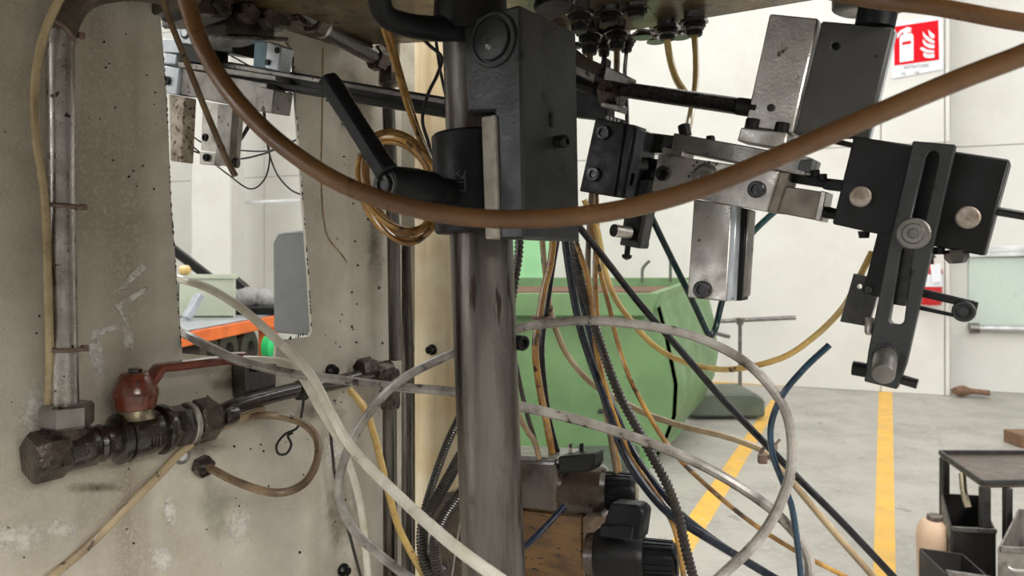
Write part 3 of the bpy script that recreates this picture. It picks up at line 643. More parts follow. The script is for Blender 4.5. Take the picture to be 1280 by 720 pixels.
MB().hexa(pts[-3], (pts[-1]-pts[-3]), .0185, .02).build('hex_nut', M['nut'], up_)
MB().lathe(pts[6], (pts[7]-pts[6]), [(0, .016), (.014, .016)], 16).build('bright_collar', M['steel'], up_)
# manifold under the plate
mn = thing('valve_manifold', 'dark oily valve manifold under the top plate above the opening', 'manifold', W(280, 40, .03))
for x0, x1, y0, y1, o_, dp in ((208, 252, -40, 12, .03, .06), (250, 292, -40, 20, .05, .08), (284, 345, -40, 46, .035, .07), (342, 366, -40, 34, .05, .05), (364, 404, -40, 22, .03, .06)):
    plate('manifold_block', WALL, [(x0, y0), (x1, y0), (x1, y1+2), (x0, y1)], dp, M['oily'], mn, o_, .003)
for x, y in ((302, 20), (328, 26), (268, 8), (355, 18), (385, 10)):
    MB().hexa(W(x, y, .035), N2, .013, .02, .3).build('hex_plug', M['nut'], mn)
plate('bright_flange', WALL, [(282, 43), (362, 46), (362, 50), (284, 47)], .012, M['nut'], mn, .045, .002)

# ------------------------------------------------------------------ rear slide seen through the opening
RP = PL(P(550, 134, .82), N1)
rr = thing('rear_rail', 'long black grooved slide rail crossing in front of the pale plate', 'rail', RP.pt(420, 130))
plate('rail_body', RP, [(205, 64), (562, 122), (564, 148), (205, 88)], .02, M['black'], rr, 0, .0008)
plate('rail_lip', RP, [(205, 66), (562, 125), (562, 131), (205, 71)], .004, M['greysteel'], rr, .004, .0006)
plate('rail_lip', RP, [(205, 79), (562, 138), (562, 146), (205, 85)], .004, M['black'], rr, .004, .0006)
RS = PL(RP.pt(290, 100, .02), N1)
rs = thing('rear_slide', 'grey rear tool slide with two dangling fingers inside the opening', 'slide', RS.pt(270, 210))
plate('slide_body', RS, [(222, 84), (334, 104), (332, 140), (224, 118)], .03, M['greysteel'], rs)
plate('end_block', RS, [(320, 107), (343, 112), (339, 141), (318, 138)], .03, M['greysteel'], rs, .006)
plate('end_plate', RS, [(205, 82), (222, 85), (220, 118), (206, 116)], .03, M['alu'], rs, .006)
MB().screw(RS.pt(210.5, 101, .007), N1, .0065, .004).build('screw', M['black'], rs)
plate('finger', RS, [(211, 118), (230, 121), (226, 203), (213, 201)], .02, M['rustkey'], rs, .002)
plate('finger', RS, [(253, 126), (290, 132), (284, 207), (250, 204)], .02, M['steel'], rs, .002)
plate('finger_face', RS, [(272, 129), (291, 132), (286, 208), (269, 206)], .012, M['greysteel'], rs, .007)
plate('finger_tip', RS, [(249, 188), (270, 190), (268, 207), (249, 205)], .012, M['steel'], rs, .008)
for x, y in ((258, 172), (259, 197)): MB().screw(RS.pt(x, y, .009), N1, .0055, .004).build('screw', M['black'], rs)
plate('top_rail', RS, [(222, 77), (345, 94), (345, 101), (222, 84)], .03, M['greysteel'], rs, .004)
MB().lathe(RS.pt(289, 203, .0), V((1, 0, -.1)), [(0, .007), (.01, .007)], 12).build('knob', M['black'], rs)
vb = thing('sensor_stack', 'pale grey stacked blocks with a round button left in the opening', 'sensor', RS.pt(215, 80))
plate('stack_block', RS, [(203, 48), (224, 50), (224, 66), (203, 65)], .03, M['alu'], vb, .004)
plate('stack_block', RS, [(204, 67), (219, 68), (218, 80), (205, 79)], .03, M['alu'], vb, .004)
plate('button_block', RS, [(222, 20), (245, 23), (243, 56), (222, 53)], .03, M['alu'], vb, .008)
MB().torus(RS.pt(232, 38, .009), N1, .011, .0013, 20, 6).build('button_ring', M['black'], vb)
MB().lathe(RS.pt(232, 38, .008), N1, [(0, .0095), (.002, .009)], 18).build('button', M['alu'], vb)
plate('black_body', RS, [(240, 22), (293, 30), (290, 66), (240, 60)], .04, M['black'], vb, .0)
plate('black_base', RS, [(224, 53), (262, 60), (262, 80), (222, 76)], .03, M['black'], vb, .004)
bc = thing('air_cylinder', 'small dark blue air cylinder with silver plate in the opening', 'cylinder', RS.pt(338, 90))
plate('cylinder_body', RS, [(318, 50), (336, 53), (332, 86), (316, 84)], .03, M['blue_body'], bc, .0)
plate('silver_plate', RS, [(334, 51), (352, 58), (347, 88), (331, 85)], .02, M['alu'], bc, .006)
for x, y in ((347, 63), (335, 78)): MB().lathe(RS.pt(x, y, .007), N1, [(0, .004), (.002, .004)], 12).build('screw', M['black'], bc)

# ------------------------------------------------------------------ pole and clamp block
pb, pt_ = P(617, 720, .65), P(592, 30, .65)
pd = (pt_-pb); pbase = pb+pd*((0-pb.z)/pd.z)
ptop = pb+pd*((ZT-pb.z)/pd.z)
po = thing('support_pole', 'thick worn steel support pole standing in the centre', 'pole', pbase)
MB().sweep([pbase.lerp(ptop, t/24) for t in range(25)], .0278, None, 32).build('pole_shaft', M['pole'], po)
cc = P(594, 48, .65); MB().lathe(cc, pd, [(0, .0285), (.002, .03), (.008, .03), (.01, .0285)], 32).build('collar_ring', M['pole'], po)
MB().lathe(pbase, UP, [(0, .09), (.02, .09), (.025, .05), (.06, .04)], 32).build('foot_flange', M['pole'], po)
BL = PL(P(650, 300, .58), N1)
cb = thing('clamp_block', 'big black clamp block with round cap on the support pole', 'clamp', BL.pt(640, 300))
o = plate('block_body', BL, [(578, 25), (650, 5), (655, 299), (620, 299), (618, 139), (583, 140)], .087, M['block'], cb, 0, .0022)
c = BL.pt(617, 50)
MB().lathe(c-N1*.002, N1, [(0, .0225), (.004, .0225), (.0048, .0215), (.0048, .0190), (.0030, .0185), (.0030, .0172), (.0062, .0165), (.0066, .0155)], 40).build('round_cap', M['block'], cb)
MB().lathe(BL.pt(609, 50, .0046), N1, [(0, .0018), (.0003, .0016)], 12).build('pin_hole', M['mark'], cb)
MB().lathe(BL.pt(610, 58, .0046), N1, [(0, .003), (.0014, .0018)], 9).build('worn_lug', M['greysteel'], cb)
plate('key_bar', BL, [(601, 146), (618, 143), (622, 297), (606, 299)], .02, M['key'], cb, .004, .0012)
sr_ = PL(BL.pt(652, 300), N2)
MB().box(sr_.pt(690, 150, .001), E1*.002, N2*.0004, UP*.006).build('side_scratch', M['mark'], cb)
a = sr_.pt(694, 178, 0); MB().screw(a, N2, .0055, .012).build('side_screw', M['screw'], cb)
a = sr_.pt(663, 162, -.004); MB().lathe(a, N2, [(0, .0045), (.0042, .0045)], 14).build('oil_hole', M['mark'], cb)
kz1, kz0 = P(600, 168, .65), P(600, 291, .65)
def polex(z): return pbase+(ptop-pbase)*((z-pbase.z)/(ptop.z-pbase.z))
a, b = polex(kz0.z), polex(kz1.z)
MB().lathe(a, b-a, [(0, .0385), (.002, .0405), ((b-a).length-.002, .0405), ((b-a).length, .0385)], 40).build('collar', M['plast'], cb)
ang = math.atan2(-.9, -.43)
mc = a.lerp(b, .48); mk = MB()
def cyp(u, v_, r=.0408):     # point on the collar's surface, u along the girth, v up
    t = -1.97+u/.04; return V((mc.x+r*math.cos(t), mc.y+r*math.sin(t), mc.z+v_))
for q in ([(-.004, -.008), (.006, -.008)], [(.006, -.008), (.006, .004)], [(-.004, .0085), (-.004, .001)], [(-.004, .004), (.001, .0085)], [(-.001, .006), (.004, .002)], [(.004, .002), (.0065, .0085)], [(-.004, -.001), (.006, -.001)], [(-.004, -.008), (-.0015, -.001)]):
    p0, p1 = cyp(*q[0]), cyp(*q[1]); mk.bar([p0, p1], .0004, .0004, V((0, 1, 0)))
mk.build('engraved_mark', M['edge'], cb)
# clamping lever
LV = PL(P(483, 229, .56), N1)
lv = thing('clamp_lever', 'black clamping lever with angled grip beside the collar', 'lever', LV.pt(483, 250))
l0 = LV.pt(486, 231); l1 = axpt(l0, l0+E1, 546)
MB().lathe(l0-E1*.004, E1, [(0, .0125), (.003, .0145), ((l1-l0).length*.55, .0155), ((l1-l0).length*.95, .0145), ((l1-l0).length+.004, .012)], 24).build('hub', M['plast'], lv)
MB().lathe(l1-E1*.004, E1, [(0, .011), (.02, .011)], 20).build('shaft', M['black'], lv)
MB().screw(l0-E1*.004, N1, .0082, .004, 20).build('hub_screw', M['screw'], lv)
MB().torus(l0-E1*.0042, N1, .0092, .0008, 22, 6).build('hub_ring', M['greysteel'], lv)
g0, g1 = LV.pt(486, 219, .002), LV.pt(409, 98, .002)
gp_ = [g0.lerp(g1, t) for t in (0, .12, .5, .9, .97, 1)]
rr_ = [.0105, .0098, .0095, .0105, .0095, .006]
MB().sweep(gp_, rr_, None, 6, N1, True, PI/6).build('grip', M['plast'], lv, .0012, 25)
# cast handle top left of the block, cap top right
ch = thing('cast_handle', 'curved black cast handle arching at the top of the block', 'handle', P(520, 40, .60))
pts = catmull([P(474, -30, .56), P(474, -2, .565), P(482, 20, .575), P(508, 31, .59), P(545, 36, .61), P(580, 34, .625)], 6)
MB().sweep(pts, lambda t: .012-.003*math.sin(PI*t)+.003*t, lambda t: .009, 14, V((0, 0, 1))).build('handle_arm', M['plast'], ch)
MB().lathe(P(588, -20, .635), V((0, 0, -1)), [(0, .03), (.03, .032), (.045, .030)], 24).build('handle_boss', M['black'], ch)
tc_ = tag(MB().lathe(P(688, -12, .70), V((.1, -.2, -1)), [(0, .012), (.015, .018), (.02, .0165)], 24).build('cable_gland', M['plast']), 'round black gland with pale lip above the block corner', 'gland')

# ------------------------------------------------------------------ tube fittings under the top plate
FZ = ZT
fits = [(699, .97, 'first tube fitting from the left partly behind the block', None), (737, .93, 'fitting holding the left short brown tube', None), (755, .99, 'slim black fitting between the two brown tubed fittings', None),
        (771, .93, 'fitting holding the right short brown tube', None), (783, .99, 'slim fitting holding the thin black line', None), (803, 1.0, 'empty capped fitting between the tubes', None), (718, 1.03, 'dark fitting hidden behind the block corner fittings', None), (820, 1.02, 'short dark fitting left of the bent yellow tube', None), (850, 1.0, 'short dark fitting between the two yellow tubes', None), (762, .88, 'stubby dark fitting in front of the brown tubes', None), (724, .86, 'stubby dark fitting beside the block corner', None), (795, .87, 'stubby dark fitting in front of the capped one', None),
        (834, .93, 'fitting holding the bent yellow tube', None), (868, .90, 'rightmost fitting holding the straight yellow tube', None)]
ftip = {}
for px, Y, lab, _ in fits:
    bot = {699: 95, 737: 68, 755: 70, 771: 62, 783: 65, 803: 38, 718: 60, 820: 32, 850: 30, 762: 30, 724: 40, 795: 22, 834: 50, 868: 45}[px]
    zb_ = P(px, bot, Y).z; x = P(px, 0, Y).x; H_ = FZ-zb_
    k = 1.1
    t = thing('tube_fitting', lab, 'fitting', V((x, Y, zb_)), 'tube fittings under the top plate')
    s = .75 if px in (755, 783) else 1
    bq = V((x, Y, zb_))
    MB().lathe(bq+UP*(H_*.0), UP, [(0, .008*s*k), (H_*.1, .009*s*k), (H_*.22, .009*s*k)], 16).build('collet', M['black'], t)
    MB().hexa(bq+UP*(H_*.22), UP, .0105*s*k, H_*.13, .2).build('hex_ring', M['greysteel' if px > 800 else 'nut'], t)
    MB().lathe(bq+UP*H_*.34, UP, [(0, .0095*s*k), (H_*.05, .0095*s*k), (H_*.06, .0125*s*k), (H_*.2, .0125*s*k)], 16).build('body', M['black'], t)
    MB().hexa(bq+UP*(H_*.54), UP, .0155*s*k, H_*.2, .5).build('hex_body', M['oily'], t)
    MB().lathe(bq+UP*H_*.73, UP, [(0, .011*s*k), (H_*.27, .012*s*k)], 14).build('stem', M['oily'], t)
    ftip[px] = bq

# ------------------------------------------------------------------ front tool slides (right half), all in planes across the machine
TP = PL(P(830, 215, .74), N1)
def screws(parent, plane, lst, off, m='screw'):
    for x, y, r in lst:
        c = plane.pt(x, y, off); MB().screw(c, plane.n, r*c.y/F*.92, r*c.y/F*.5, 18).build('screw', M[m], parent)
ld = thing('lead_screw', 'black threaded lead screw between clamp nut and steel block', 'screw', TP.pt(860, 122, -.02))
s0, s1 = TP.pt(772, 111, -.02), TP.pt(938, 135, -.02)
L = (s1-s0).length; n = int(L/.0011); pts = [s0.lerp(s1, i/n) for i in range(n+1)]
MB().sweep(pts, [.0085 if i % 2 else .0070 for i in range(n+1)], None, 14).build('thread', M['thread'], ld, 0, 80)
MB().lathe(s1-(s1-s0).normalized()*.012, s1-s0, [(0, .0086), (.02, .0086)], 14).build('plain_end', M['black'], ld)
cn = thing('clamp_nut', 'grey hex nut in a black forked clamp left of screw', 'clamp', TP.pt(755, 140, -.02))
MB().hexa(TP.pt(756, 112, -.02), s1-s0, .019, .022, .2).build('hex_nut', M['nut'], cn)
plate('clamp_cheek', TP, [(757, 82), (786, 96), (783, 105), (754, 100)], .02, M['greysteel'], cn, -.005)
plate('clamp_cheek', TP, [(752, 127), (775, 131), (773, 140), (750, 133)], .02, M['greysteel'], cn, -.005)
MB().sweep(catmull([TP.pt(712, 74, -.02), TP.pt(728, 86, -.02), TP.pt(754, 98, -.02)]), .013, .018, 12).build('fork_arm', M['greysteel'], cn)
MB().sweep(catmull([TP.pt(708, 96, -.015), TP.pt(728, 106, -.015), TP.pt(748, 113, -.015)]), .008, .012, 12).build('fork_arm', M['black'], cn)
plate('clamp_back', TP, [(712, 80), (760, 92), (758, 150), (712, 145)], .02, M['black'], cn, -.035)
plate('clamp_tab', TP, [(752, 71), (757, 72), (755, 98), (746, 96)], .014, M['black'], cn, -.01)

bs = thing('black_slide', 'black layered tool slide with two socket screws beside the block', 'slide', TP.pt(760, 240))
plate('face_plate', TP, [(744, 148), (780, 154), (766, 246), (724, 239)], .03, M['black'], bs, .006, .001)
screws(bs, TP, [(755, 166, 10), (743, 218, 10)], .006)
plate('middle_plate', TP, [(781, 154), (793, 156), (777, 247), (767, 246)], .03, M['black'], bs, .002, .001)
plate('outer_plate', TP, [(794, 159), (808, 165), (791, 249), (779, 246)], .03, M['block'], bs, -.002, .001, holes=[[(789, 216), (794, 217), (790, 232), (786, 231)]])
plate('rail_link', TP, [(806, 165), (846, 170), (842, 192), (802, 190)], .03, M['thread'], bs, -.02, .001)
plate('rail_link', TP, [(800, 195), (828, 200), (815, 230), (792, 232)], .03, M['black'], bs, -.015, .001)
plate('pointer_arm', TP, [(783, 245), (800, 225), (816, 222), (800, 304), (776, 300)], .016, M['black'], bs, -.006, .001)
plate('pointer_edge', TP, [(811, 224), (818, 225), (801, 309), (795, 306)], .018, M['dplate'], bs, -.003, .001)
plate('pointer_foot', TP, [(776, 297), (802, 303), (800, 311), (774, 306)], .02, M['block'], bs, -.002, .001)
q0 = TP.pt(787, 291, -.004); q1 = TP.pt(768, 288, .012)
MB().cyl(q0, q1, .0066, n=18).build('guide_pin', M['steel'], bs)
MB().lathe(q1, q1-q0, [(0, .0068), (.002, .0062)], 18).build('pin_end', M['black'], bs)
MB().lathe(TP.pt(785, 306, -.01), -UP+V((-.1, 0, 0)), [(0, .003), (.010, .003), (.0105, .0055), (.014, .0048), (.016, .001)], 14).build('adjuster_screw', M['black'], bs)
MB().lathe(TP.pt(797, 207, -.005), V((1, 0, 0)), [(0, .006), (.01, .006)], 14).build('side_knob', M['block'], bs)
plate('name_strip', TP, [(757, 143), (778, 149), (776, 155), (756, 149)], .01, M['block'], bs, -.004, .0006)
for k in range(4): plate('strip_tooth', TP, [(759+k*4.5, 145+k*1.2), (761.5+k*4.5, 145.6+k*1.2), (761+k*4.5, 150+k*1.2), (758.6+k*4.5, 149.4+k*1.2)], .004, M['greysteel'], bs, -.0035, 0)

ss = thing('steel_slide', 'bright steel clamp slide with downward bar and socket screws', 'slide', TP.pt(890, 377))
plate('clamp_bar', TP, [(823, 192), (974, 214), (958, 265), (814, 238)], .034, M['steel'], ss, 0, .001)
screws(ss, TP, [(830, 217, 10.5), (946, 237, 11.5)], 0)
c = TP.pt(881, 221); MB().lathe(c, N1, [(0, .0125), (.001, .013), (.002, .0105), (.004, .0095), (.004, .006), (.0015, .005)], 22).build('centre_washer', M['greysteel'], ss)
mb = MB()
for k in range(16):
    a = 2*PI*k/16+random.uniform(-.1, .1); r = random.uniform(.0135, .0175)
    mb.lathe(c+UP*(r*math.sin(a))+E2*(r*math.cos(a)), N1, [(0, random.uniform(.0007, .0016)), (.0006, .0004)], 6)
mb.build('punch_dents', M['oily'], ss)['kind'] = 'stuff'
plate('upper_bar', TP, [(842, 166), (1014, 197), (1006, 220), (838, 187)], .04, M['greysteel'], ss, -.006, .001)
plate('thin_shim', TP, [(829, 184), (854, 189), (852, 196), (826, 192)], .03, M['steel'], ss, -.003, .0006)
plate('end_gib', TP, [(974, 214), (987, 216), (970, 266), (958, 265)], .034, M['brownsteel'], ss, -.004, .001)
plate('end_block', TP, [(978, 232), (1030, 240), (1023, 276), (966, 265)], .03, M['brownsteel'], ss, -.008, .001)
plate('end_cap', TP, [(1026, 238), (1033, 240), (1026, 277), (1018, 275)], .028, M['steel'], ss, -.006, .0008)
plate('guide_bar', TP, [(980, 213), (1058, 228), (1056, 238), (978, 226)], .02, M['black'], ss, -.02, .0008)
plate('guide_bar', TP, [(1000, 200), (1016, 198), (1012, 216), (996, 212)], .02, M['block'], ss, -.004, .0008)
for x, y in ((1005, 215), (1019, 221), (1028, 226)): MB().lathe(TP.pt(x, y, -.01), UP, [(0, .004), (.006, .004)], 10).build('grub_screw', M['black'], ss)
plate('down_bar', TP, [(867, 249), (915, 256), (908, 377), (859, 372)], .010, M['steel'], ss, -.006, .0012)
plate('down_bar_edge', TP, [(914, 256), (921, 257), (915, 376), (908, 377)], .02, M['alu'], ss, -.0065, .0006)
plate('rear_bar', TP, [(915, 258), (934, 261), (927, 376), (911, 376)], .02, M['black'], ss, -.02, .0012)
plate('rear_bar_edge', TP, [(930, 261), (937, 262), (930, 370), (924, 374)], .02, M['greysteel'], ss, -.022, .0008)
screws(ss, TP, [(878.5, 362, 12)], -.006)
c = TP.pt(858, 160, -.016); MB().lathe(TP.pt(857, 170, -.022), UP-E2*-.18, [(0, .0062), (.011, .0062), (.012, .005)], 16).build('cap_screw', M['black'], ss)
MB().lathe(TP.pt(888, 175, -.022), UP, [(0, .005), (.004, .004)], 12).build('cap_screw', M['black'], ss)
ub = thing('steel_block', 'upright bright steel block on a stepped base', 'block', TP.pt(955, 178, -.01))
plate('block_body', TP, [(962, 17), (1023, 23), (990, 167), (931, 158)], .03, M['steel'], ub, -.012, .0014)
plate('step_base', TP, [(926, 159), (984, 166), (981, 187), (921, 176)], .03, M['steel'], ub, -.004, .0012)
screws(ub, TP, [(964, 135, 5.2)], -.012)
for x, y in ((939, 161), (976, 166)):
    MB().lathe(TP.pt(x, y, -.012), (UP+V((.18, -.12, 0))), [(0, .0066), (.0085, .0066), (.0095, .0058), (.0095, .0035), (.006, .003)], 16).build('cap_screw', M['black'], ub)
dp = thing('dark_plate', 'large matte dark grey tilted plate right of the steel block', 'plate', TP.pt(1040, 172, -.012))
plate('plate_body', TP, [(1027, 26), (1117, 34), (1084, 173), (993, 168)], .012, M['dplate'], dp, -.014, .0015, holes=[disc(TP, 1044, 57, 5.0)])
plate('pale_side_strip', TP, [(1034, 30), (1119.5, 36), (1086.5, 173), (1000, 170)], .012, M['alu'], dp, -.0275, .001)  # pale plate added behind so the dark plate's side shows light
MB().lathe(TP.pt(1044, 57, -.024), N1, [(0, .005), (.002, .005)], 12).build('hole_bottom', M['mark'], dp)
MB().lathe(TP.pt(1096, 70, -.0142), N1, [(0, .0018), (.0006, .0015)], 10).build('dowel_hole', M['mark'], dp)
ax_ = (UP+V((.16, -.1, 0))).normalized()
kb = thing('flange_knob', 'grey flanged knob with black neck on the dark plate', 'knob', TP.pt(1093, 32, -.02))
MB().lathe(TP.pt(1093, 34, -.022), ax_, [(0, .0165), (.022, .0165)], 24).build('neck', M['plast'], kb)
MB().lathe(TP.pt(1097, 8, -.022), UP, [(0, .034), (.002, .037), (.014, .037), (.016, .034)], 40).build('flange', M['greysteel'], kb)

# black head at the right
HP = PL(TP.pt(1140, 250, .004), N1)
th = thing('tool_head', 'black tilted tool head with two round stud ends at right', 'tool head', HP.pt(1150, 310))
plate('head_block', HP, [(1067, 170), (1150, 182.5), (1126, 299), (1040, 280)], .04, M['black'], th, 0, .0014)
plate('head_block', HP, [(1150, 182.5), (1263, 199.5), (1230, 320), (1126, 300)], .035, M['black'], th, -.006, .0014)
for x, y, r in ((1076, 246, 13), (1210, 272, 14)):
    c = HP.pt(x, y, -.006 if x > 1100 else 0); MB().lathe(c, N1, [(0, r*c.y/F), (.003, r*c.y/F), (.004, r*c.y/F*.85)], 24).build('stud_end', M['stud'], th)
MB().cyl(HP.pt(1030, 265, -.015), HP.pt(1046, 268, -.015), .0052, n=14).build('side_bolt', M['black'], th)
MB().hexa(HP.pt(1033, 265.5, -.015), HP.pt(1046, 268, -.015)-HP.pt(1033, 265.5, -.015), .006, .005).build('bolt_head', M['black'], th)
MB().cyl(HP.pt(1240, 263, -.015), HP.pt(1330, 278, -.015), .0035, n=12).build('side_rod', M['blacktube'], th)
for x, y in ((1080, 289), (1173, 309)): MB().lathe(HP.pt(x, y, -.012), -UP, [(0, .005), (.006, .004)], 12).build('drain_plug', M['black'], th)
MB().lathe(HP.pt(1195, 312, -.012), V((.1, 0, -1)), [(0, .009), (.007, .009), (.011, .006)], 6).build('drain_plug', M['oily'], th)
plate('link_bar', HP, [(1028, 222), (1062, 226), (1060, 240), (1028, 236)], .015, M['black'], th, -.02, .0008)
plate('top_bar', HP, [(1020, 168), (1075, 180), (1073, 186), (1020, 174)], .012, M['black'], th, -.03, .0008)
sa = thing('slotted_arm', 'long black slotted arm hanging from the tool head', 'arm', HP.pt(1110, 487, .01))
plate('arm_bar', HP, [(1141, 176), (1195, 180.5), (1164, 317), (1133, 455), (1121, 487), (1080, 477), (1085, 440), (1112, 300)], .010, M['block'], sa, .011, .0016,
      holes=[[(1157, 197), (1161, 190), (1168, 188), (1173, 192), (1173, 199), (1156, 277), (1139, 274)], [(1127, 310), (1141, 313), (1130, 402), (1125, 406), (1115, 405), (1112, 400)]])
plate('slot_back', HP, [(1127, 300), (1146, 304), (1132, 383), (1112, 380)], .006, M['thread'], sa, .0005, .0006)
c = HP.pt(1142, 292, .011); MB().lathe(c, N1, [(0, .0128), (.002, .0128), (.003, .0118), (.003, .0085), (.005, .0075), (.005, .0042), (.002, .0036)], 28).build('arm_screw', M['greysteel'], sa)
q0 = HP.pt(1107, 446, .011); q1 = P(1104, 468, q0.y-.035)
MB().lathe(q0, q1-q0, [(0, .0092), ((q1-q0).length-.002, .0085), ((q1-q0).length, .0075)], 24).build('wear_pin', M['greysteel'], sa)
MB().torus(q0, q1-q0, .0098, .0012, 22, 8).build('pin_collar', M['block'], sa)
MB().cyl(HP.pt(1066, 460, .006), HP.pt(1084, 463, .006), .0062, n=16).build('side_bolt', M['black'], sa)
MB().cyl(HP.pt(1126, 474, .006), HP.pt(1147, 480, .006), .0042, n=14).build('side_stud', M['thread'], sa)
plate('rear_bar', HP, [(1097, 290), (1118, 294), (1103, 373), (1078, 366)], .012, M['black'], sa, .0, .001)
plate('side_plate', HP, [(1067, 342), (1102, 349), (1092, 386), (1084, 408), (1050, 402)], .008, M['thread'], sa, -.004, .0008, holes=[disc(HP, 1074.5, 358, 3.2)])
screws(sa, HP, [(1086, 362, 5.5)], .0005)
MB().lathe(HP.pt(1087, 398, -.002), V((-.15, -.3, -1)), [(0, .004), (.012, .004), (.014, .003)], 10).build('bright_screw', M['steel'], sa)
plate('fork_prong', HP, [(1152, 361), (1219, 377), (1216, 386), (1150, 371)], .009, M['black'], sa, .002, .0008)
plate('fork_prong', HP, [(1148, 382), (1196, 393), (1194, 397), (1147, 387)], .007, M['black'], sa, .002, .0006)
plate('fork_end', HP, [(1194, 376), (1223, 378), (1219, 394), (1206, 403), (1193, 396), (1189, 388)], .009, M['black'], sa, .003, .0008)
c = HP.pt(1205, 389, .0035); MB().lathe(c, N1, [(0, .0085), (.002, .0085), (.003, .0075), (.003, .0058), (.0015, .0054), (.0015, .0038), (.004, .0034), (.004, .0018)], 22).build('roller', M['block'], sa)

# ------------------------------------------------------------------ solenoid valves at the bottom
def frontbox(x0, x1, y0, y1, Y, d_): return MB().prism([P(x0, y0, Y), P(x1, y0, Y), P(x1, y1, Y), P(x0, y1, Y)], V((E1.x, E1.y, 0))*d_)
SV = PL(P(690, 600, .84), N1)
vbk = thing('valve_block', 'oil soaked brown valve block standing behind the pole', 'block', SV.z(690, 0))
ysub = [(612, 632), (728, 645), (728, 900), (612, 900)]
q = pp(SV, ysub); q[2].z = .55; q[3].z = .55
MB().prism(q, E1*.10).build('block_body', M['bronze'], vbk, .002)
MB().prism([SV.z(606, .55), SV.z(735, .55), SV.z(735, 0), SV.z(606, 0)], E1*.12).build('pedestal', M['dmetal'], vbk, .003)
sv = thing('solenoid_valve', 'upper dark solenoid valve with ribbed black knob beside the pole', 'valve', SV.pt(700, 645))
plate('valve_body', SV, [(610, 574), (695, 578), (695, 641), (610, 632)], .06, M['coil'], sv, .02, .003)
plate('oily_cap', SV, [(612, 568), (694, 573), (694, 579), (612, 576)], .055, M['greysteel'], sv, .018, .002)
plate('connector_box', SV, [(697, 571), (743, 567), (743, 580), (738, 590), (697, 592)], .022, M['black'], sv, .022, .002)
for x in (710, 724): plate('terminal_pin', SV, [(x, 555), (x+4, 554), (x+4, 570), (x, 570)], .003, M['black' if x > 712 else 'steel'], sv, .0, .0004)
k0 = SV.pt(694, 611, -.01); kd = (SV.pt(764, 618, -.01)-k0)
kd = V((.95, -.28, .05)).normalized()
k1 = axpt(k0, k0+kd, 760)
MB().lathe(k0, kd, [(0, .0285), ((k1-k0).length*.92, .0285), ((k1-k0).length, .025)], 28).build('coil_housing', M['coil'], sv)
k2 = axpt(k0, k0+kd, 796); L = (k2-k1).length
kn = MB().lathe(k1, kd, [(-.001, .0205), (L*.85, .0195), (L, .0165)], 28).build('end_knob', M['plast'], sv)
tx = kd.cross(UP).normalized(); ty = kd.cross(tx)
for k in range(20):
    a = 2*PI*k/20; d_ = tx*math.cos(a)+ty*math.sin(a)
    MB().bar([k1+d_*.0203, k1+kd*L*.85+d_*.0193], .0012, .0012, d_).build('rib', M['plast'], kn)
MB().lathe(k2, kd, [(0, .009), (.001, .008)], 18).build('knob_centre', M['brass'], kn)
sv2 = thing('solenoid_valve', 'lower black solenoid valve with connector under the upper valve', 'valve', SV.pt(790, 720))
SW = PL(SV.pt(780, 690, .03), N1)
k0 = SW.pt(745, 694, -.02); k1 = axpt(k0, k0+kd, 806); k2 = axpt(k0, k0+kd, 848)
MB().lathe(k0, kd, [(0, .025), (.004, .028), ((k1-k0).length*.9, .028), ((k1-k0).length, .025)], 28).build('coil_housing', M['black'], sv2)
MB().lathe(k0-kd*.01, kd, [(0, .022), (.01, .024)], 24).build('coil_flange', M['coil'], sv2)
L = (k2-k1).length
kn = MB().lathe(k1, kd, [(-.001, .0195), (L*.85, .0185), (L, .0155)], 28).build('end_knob', M['plast'], sv2)
for k in range(20):
    a = 2*PI*k/20; d_ = tx*math.cos(a)+ty*math.sin(a)
    MB().bar([k1+d_*.0193, k1+kd*L*.85+d_*.0183], .0012, .0012, d_).build('rib', M['plast'], kn)
plate('connector_box', SW, [(763, 629), (797, 632), (805, 640), (800, 676), (758, 672), (754, 655)], .02, M['plast'], sv2, 0, .002)
plate('connector_base', SW, [(750, 655), (792, 660), (790, 676), (748, 672)], .022, M['plast'], sv2, .004, .002)
dk = thing('cable_box', 'dark oily cable box on the floor side left of the pole', 'box', cpl.z(560, 0))
DK = PL(P(560, 640, .95), N1)
q = pp(DK, [(536, 628), (606, 616), (606, 900), (530, 900)]); q[2].z = .45; q[3].z = .45
MB().prism(q, E1*.12).build('box_body', M['coil'], dk, .004)
plate('box_lid', DK, [(548, 618), (606, 606), (606, 618), (546, 630)], .1, M['oily'], dk, .006, .002)
MB().prism([DK.z(535, .45), DK.z(600, .45), DK.z(600, 0), DK.z(535, 0)], E1*.1).build('box_stand', M['dmetal'], dk, .003)
plate('bright_tab', DK, [(536, 700), (550, 706), (556, 712), (536, 712)], .004, M['alu'], dk, .004, .0005)

